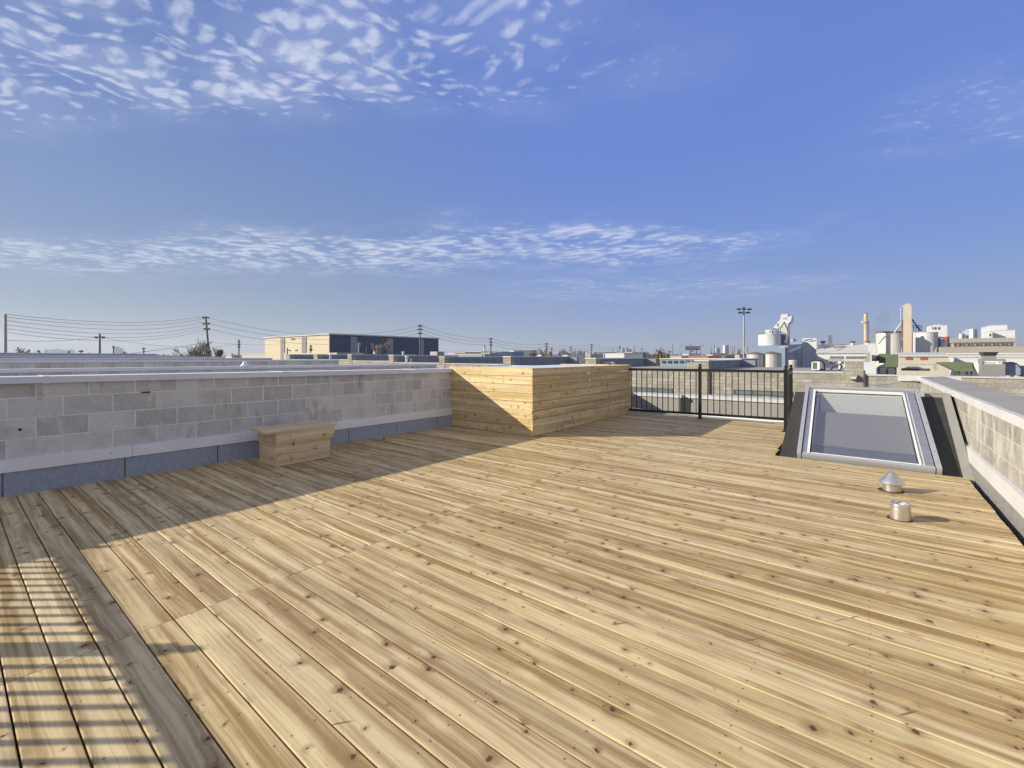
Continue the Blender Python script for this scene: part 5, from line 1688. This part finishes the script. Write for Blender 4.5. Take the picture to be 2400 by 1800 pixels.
# white blocks behind
t, bb_ = simple('factory_block', 'white block building with dark letters right behind the clean silo', 'building', 'bw', 2178, 2220, 763.5, 290, 12)
for a, b_ in ((2185, 2187), (2190, 2194.5), (2198.5, 2203)):
    mb = MB(); rbox(mb, a, b_, 766.5, 289.8, (772,), .15); mb.build('opening', M['dgrey'], t)
mb = MB(); rbox(mb, 2187, 2206, 761, 292, (763.3,), 5); mb.build('roof_house', M['bw'], t)
mb = MB(); rbox(mb, 2178, 2220, 788.5, 289.7, (789.5,), .25); mb.build('ledge', M['bgrey'], t)
simple('factory_block', 'shaded blue block below the white lettered block', 'building', 'navywall', 2192, 2216, 794.5, 282, 5)
t = thing('exhaust_stack', 'red topped dark exhaust fitting at the right of the lettered block', 'chimney', (gx(2219, 270), 270, 5))
MB().tube((gx(2219, 270), 270, 5), (gx(2219, 270), 270, gz(797, 2219, 270)), .9, .7, 10).build('base', M['dgrey'], t)
MB().tube((gx(2218.5, 270), 270, gz(797, 2219, 270) + .01), (gx(2218.5, 270), 270, gz(789, 2219, 270)), .85, .85, 12).build('head', M['red'], t)
t, bb_ = simple('factory_block', 'tall white windowless block at the far right, stepped left part', 'building', 'bw', 2322, 2361, 762.5, 400, 30)
t, bb_ = simple('factory_block', 'wide white block in front of the stepped one, far right', 'building', 'bw', 2327, 2379, 774.5, 385, 12)
t, bb_ = simple('factory_block', 'small white annex left of the far right blocks', 'building', 'bw', 2316.5, 2326, 778, 380, 8)
mb = MB(); rbox(mb, 2319, 2322.5, 782, 379.8, (788,), .15); mb.build('opening', M['dgrey'], t)
# tan monitor roof building
YT = 240
tb = thing('workshop', 'long tan roofed workshop with a raised monitor of dark windows, far right', 'building', (gx(2300, YT), YT, GZ))
x0, x1 = gx(2210, YT), gx(2560, YT)
z_e, z_m = gz(828, 2300, YT), gz(812.5, 2300, YT + 10)
mb = MB(); mb.prism([(x0, YT, GZ), (x0, YT, z_e), (x0, YT + 10, z_m), (x0, YT + 22, z_m), (x0, YT + 32, z_e), (x0, YT + 32, GZ)], (x1 - x0, 0, 0))
mb.build('lower_roof', M['tan'], tb)
xm0, xm1 = gx(2234, YT + 10), gx(2380, YT + 10)
zm1 = gz(802.5, 2300, YT + 10)
MB().box(xm0, xm1, YT + 10.01, YT + 21, z_m - 1.5, zm1).build('monitor_wall', M['tan'], tb)
mb = MB(); mb.prism([(xm0 - .4, YT + 9.6, zm1 + .02), (xm0 - .4, YT + 15.5, gz(792.5, 2300, YT + 15)), (xm0 - .4, YT + 21.4, zm1 + .02)], (xm1 - xm0 + .8, 0, 0)); mb.build('monitor_roof', M['tan'], tb)
for k in range(7):
    a = 2236 + k * 20
    x_a, x_b = gx(a, YT + 10), gx(a + 18, YT + 10)
    w = MB().box(x_a, x_b, YT + 9.9, YT + 10.0, gz(811.5, 2300, YT + 10), gz(804.3, 2300, YT + 10)).build('window', M['win'], tb)
    MB().box(x_a + (x_b - x_a) * .35, x_a + (x_b - x_a) * .65, YT + 9.84, YT + 9.89, gz(810, 2300, YT + 10), gz(806, 2300, YT + 10)).build('pane', M['mgrey'], w)
# white and cream sheds nearer
simple('factory_shed', 'long white shed with banded wall at the right edge', 'building', 'bgrey', 2226, 2600, 830, 150, 20, roof='bw')
simple('factory_shed', 'lower white banded shed at the right edge behind the roof units', 'building', 'bw', 2240, 2600, 839, 130, 8)
t, bb_ = simple('factory_shed', 'cream shed with grey roof and two red-brown louvres', 'building', 'beige', 2108, 2223, 836, 120, 10, None)
x0, x1, ya, yb, z0, z1 = bb_
mb = MB(); mb.prism([(x0 - .2, ya - .3, z1 + .02), (x0 - .2, yb, z1 + .9), (x0 - .2, yb, z1 + .02)], (x1 - x0 + .4, 0, 0)); mb.build('sloped_roof', M['bgrey'], t)
for a, b_ in ((2122.5, 2138.5), (2157, 2173.5)):
    mb = MB(); rbox(mb, a, b_, 838, 119.9, (843.5,), .08); mb.build('louvre', M['redd'], t)
simple('factory_shed', 'small white gable wall between the workshop and the stained silo', 'building', 'bw', 2035, 2054, 806, 222, 3)

# ============================================================ roof equipment on the row building (right)
def unit(name, label, cat, Y, zb=0.2):
    return thing(name, label, cat, (0, Y, zb))


ZR = gz(869, 1800, Y0)
# condenser left of the pier
YQ = 29.0
t = thing('air_conditioner', 'white outdoor condenser with dark grille and a pipe loop on the roof edge', 'air conditioner', (gx(1917, YQ), YQ, ZR))
mb = MB(); x0, x1, ya, yb, z0, z1 = rbox(mb, 1902, 1921, 847.5, YQ, (867,), .5, 1927); mb.build('cabinet', M['wht'], t)
g_ = MB().box(x0 + .05, x1 - .12, YQ - .012, YQ - .002, z0 + .05, z1 - .05).build('grille', M['dgrey'], t)
mb = MB()
for k in range(9):
    zq = z0 + .08 + (z1 - z0 - .16) * k / 8
    mb.box(x0 + .06, x1 - .13, YQ - .02, YQ - .0125, zq, zq + .012)
mb.build('slats', M['mgrey'], g_)
mb = MB()
mb.path([at(1902, 846.5, 24.2), at(1925, 846, 24.2), at(1930, 849, 24.2), at(1932.5, 855, 24.2), at(1932.5, 867, 24.2)], .035, 8)
mb.path([at(1921, 866, 24.2), at(1934, 866, 24.2)], .05, 6)
mb.build('pipe_loop', M['dgrey'], t, True)
mb = MB()
pts = [at(1946, 867, 24.1), at(1954, 860, 24.1), at(1962, 856, 24.1), at(1969, 854.5, 24.1), at(1973.5, 857, 24.1), at(1972, 863, 24.1), at(1967, 867, 24.1)]
mb.path(pts, .035, 8)
tag(mb.build('hose', M['dgrey'], loc=pts[0], smooth=True), 'dark looping hose on the roof edge left of the big pier', 'hose')
capvent('white upright vent inside the dark hose loop', 1968.5, 847, 866, 24.4, .06)
YG = 31.5
t = thing('exhaust_hood', 'weathered brown sheet metal exhaust hood right of the big pier', 'vent', (gx(2036, YG), YG, .2))
mb = MB()
x0, x1 = gx(2030.5, YG), gx(2040, YG)
zf = lambda y: gz(y, 2036, YG)
mb.hexa([(x0, YG, zf(846)), (x1, YG, zf(850)), (x1, YG + .8, zf(850)), (x0, YG + .8, zf(846)), (x0, YG, zf(828)), (x1, YG, zf(824)), (x1, YG + .8, zf(824)), (x0, YG + .8, zf(828))])
mb.build('hood', M['tan'], t)
t = thing('duct_fan', 'round green duct with dark fan mouth feeding a green plenum box on legs', 'duct', (gx(2085, YG), YG, .2))
a, b_ = at(2043, 839, 25.6), at(2060, 839, 25.4)
mb = MB(); mb.tube(a, b_, .17, .17, 20); mb.build('fan_mouth', M['dgrey'], t, True)
mb = MB(); mb.tube(at(2051, 839, 25.5), at(2055, 839, 25.45), .20, .20, 20); mb.build('collar', M['bb'], t, True)
mb = MB(); mb.tube(at(2060, 840, 25.4), at(2079, 840, 25.2), .27, .27, 24); mb.build('round_duct', M['green'], t, True)
YB_ = 30.6
mb = MB(); x0, x1, ya, yb, z0, z1 = rbox(mb, 2077, 2105.5, 830.5, YB_, (861,), .7); mb.build('plenum', M['green'], t)
for px in (2060, 2079, 2099):
    x = gx(px, YB_)
    MB().box(x - .03, x + .03, YB_ + .2, YB_ + .26, -.1, gz(861, px, YB_)).build('leg', M['dgrey'], t)
MB().box(gx(2058, YB_), gx(2102, YB_), YB_ + .19, YB_ + .27, gz(862.5, 2080, YB_), gz(861.1, 2080, YB_)).build('rail', M['dgrey'], t)
# slatted pale skylight / rack
YP = 34
t = thing('roof_rack', 'pale slatted rooftop panel above a dark skylight strip', 'roof panel', (gx(2150, YP), YP, .2))
mb = MB()
for k in range(12):
    a = 2113 + k * 6
    rbox(mb, a, a + 5.2, 855, YP, (863.5,), .05)
mb.build('panel', M['bgrey'], t)
mb = MB(); rbox(mb, 2111, 2187, 854.2, YP - .02, (855,), .05); mb.build('top_edge', M['mgrey'], t)
mb = MB(); rbox(mb, 2113, 2180, 864, YP - .3, (869.5,), .3); mb.build('dark_strip', M['dgrey'], t)
mb = MB(); rbox(mb, 2188, 2197, 852, YP - 1, (868,), .4)
tag(mb.build('roof_box', M['tan']), 'small rusty tan box between the slatted panel and green duct', 'roof unit')
YD = 29.8
t = thing('green_duct', 'long green tapering duct on short dark legs, right of the cream shed', 'duct', (gx(2245, YD), YD, .2))
mb = MB(); polywall(mb, [(2199, 849.5), (2198, 851), (2220, 861), (2240, 870.5), (2280, 870.5), (2280, 849.5), (2243, 848.5)], YD, (0, .9, 0)); mb.build('duct_body', M['green'], t)
mb = MB(); polywall(mb, [(2281, 849), (2292, 849.5), (2296, 870), (2294, 877), (2283, 858)], YD + .02, (0, .7, 0)); mb.build('canvas_joint', M['wht'], t)
for px in (2241, 2249, 2268, 2279):
    x = gx(px, YD)
    MB().box(x - .03, x + .03, YD + .2, YD + .26, 0.0, gz(870.6, px, YD)).build('leg', M['dgrey'], t)
YU = 29.0
t = thing('rooftop_unit', 'big grey rooftop unit with flared hood and a white name plate', 'roof unit', (gx(2328, YU), YU, .1))
mb = MB(); x0, x1, ya, yb, z0, z1 = rbox(mb, 2301.5, 2356, 841.5, YU, (882,), 1.0); mb.build('cabinet', M['mgrey'], t)
MB().box(x1 + .002, x1 + .02, ya + .02, yb - .02, z0, z1).build('side_seam', M['bgrey'], t)
mb = MB(); rbox(mb, 2308, 2335, 834.5, YU + .1, (841.4,), .8); mb.build('neck', M['mgrey'], t)
mb = MB()
zf = lambda y: gz(y, 2322, YU)
xa, xb, xc, xd = gx(2303.5, YU), gx(2340.5, YU), gx(2308, YU), gx(2335.5, YU)
mb.hexa([(xc, YU + .1, zf(834.3)), (xd, YU + .1, zf(834.3)), (xd, YU + .9, zf(834.3)), (xc, YU + .9, zf(834.3)), (xa, YU - .05, zf(825)), (xb, YU - .05, zf(825)), (xb, YU + 1.05, zf(825)), (xa, YU + 1.05, zf(825))])
mb.build('flared_hood', M['dgrey'], t)
mb = MB(); rbox(mb, 2307.5, 2349.5, 846.5, YU - .02, (854,), .018); sg_ = mb.build('name_plate', M['wht'], t)
text('ellinaxon  TNP', .115, (gx(2328.5, YU), YU - .023, gz(850.2, 2328.5, YU)), (1, 0, 0), t, M['lamp'], depth=.002, stretch=1.05)
t = thing('curved_duct', 'blue-grey quarter round duct elbow at the right of the big roof unit', 'duct', (gx(2375, YU), YU + .2, .1))
pts = [(2358, 880), (2358, 850), (2372, 849.5), (2381, 851.5), (2388, 857), (2393, 864), (2393, 876), (2389, 880.5)]
mb = MB(); polywall(mb, pts, YU + .3, (0, .6, 0)); mb.build('elbow', M['bb'], t)
mb = MB()
mb.path([Vector((gx(a, YU + .28), YU + .28, gz(b_, a, YU + .28))) for a, b_ in pts[1:]], .03, 6); mb.build('elbow_seam', M['dgrey'], t)
mb = MB(); rbox(mb, 2369, 2377, 875, YU - .1, (883,), .2); mb.build('support', M['dgrey'], t)
mb = MB(); rbox(mb, 2396, 2440, 858, YU + .5, (884,), 1); tag(mb.build('roof_unit', M['bb']), 'dark blue roof unit cut by the right edge of the view', 'roof unit')

# ============================================================ haze
hm = bpy.data.materials.new('haze_air')
hm.use_nodes = True
nt = hm.node_tree
nt.nodes.clear()
ho = nt.nodes.new('ShaderNodeOutputMaterial')
pvn = nt.nodes.new('ShaderNodeVolumePrincipled')
pvn.inputs['Color'].default_value = (0.80, 0.88, 1.0, 1)
pvn.inputs['Density'].default_value = 0.00022
pvn.inputs['Anisotropy'].default_value = 0.2
nt.links.new(pvn.outputs[0], ho.inputs['Volume'])
tag(MB().box(-6100, 6100, -6100, 6100, GZ - 1, 160).build('haze', hm), kind='stuff')
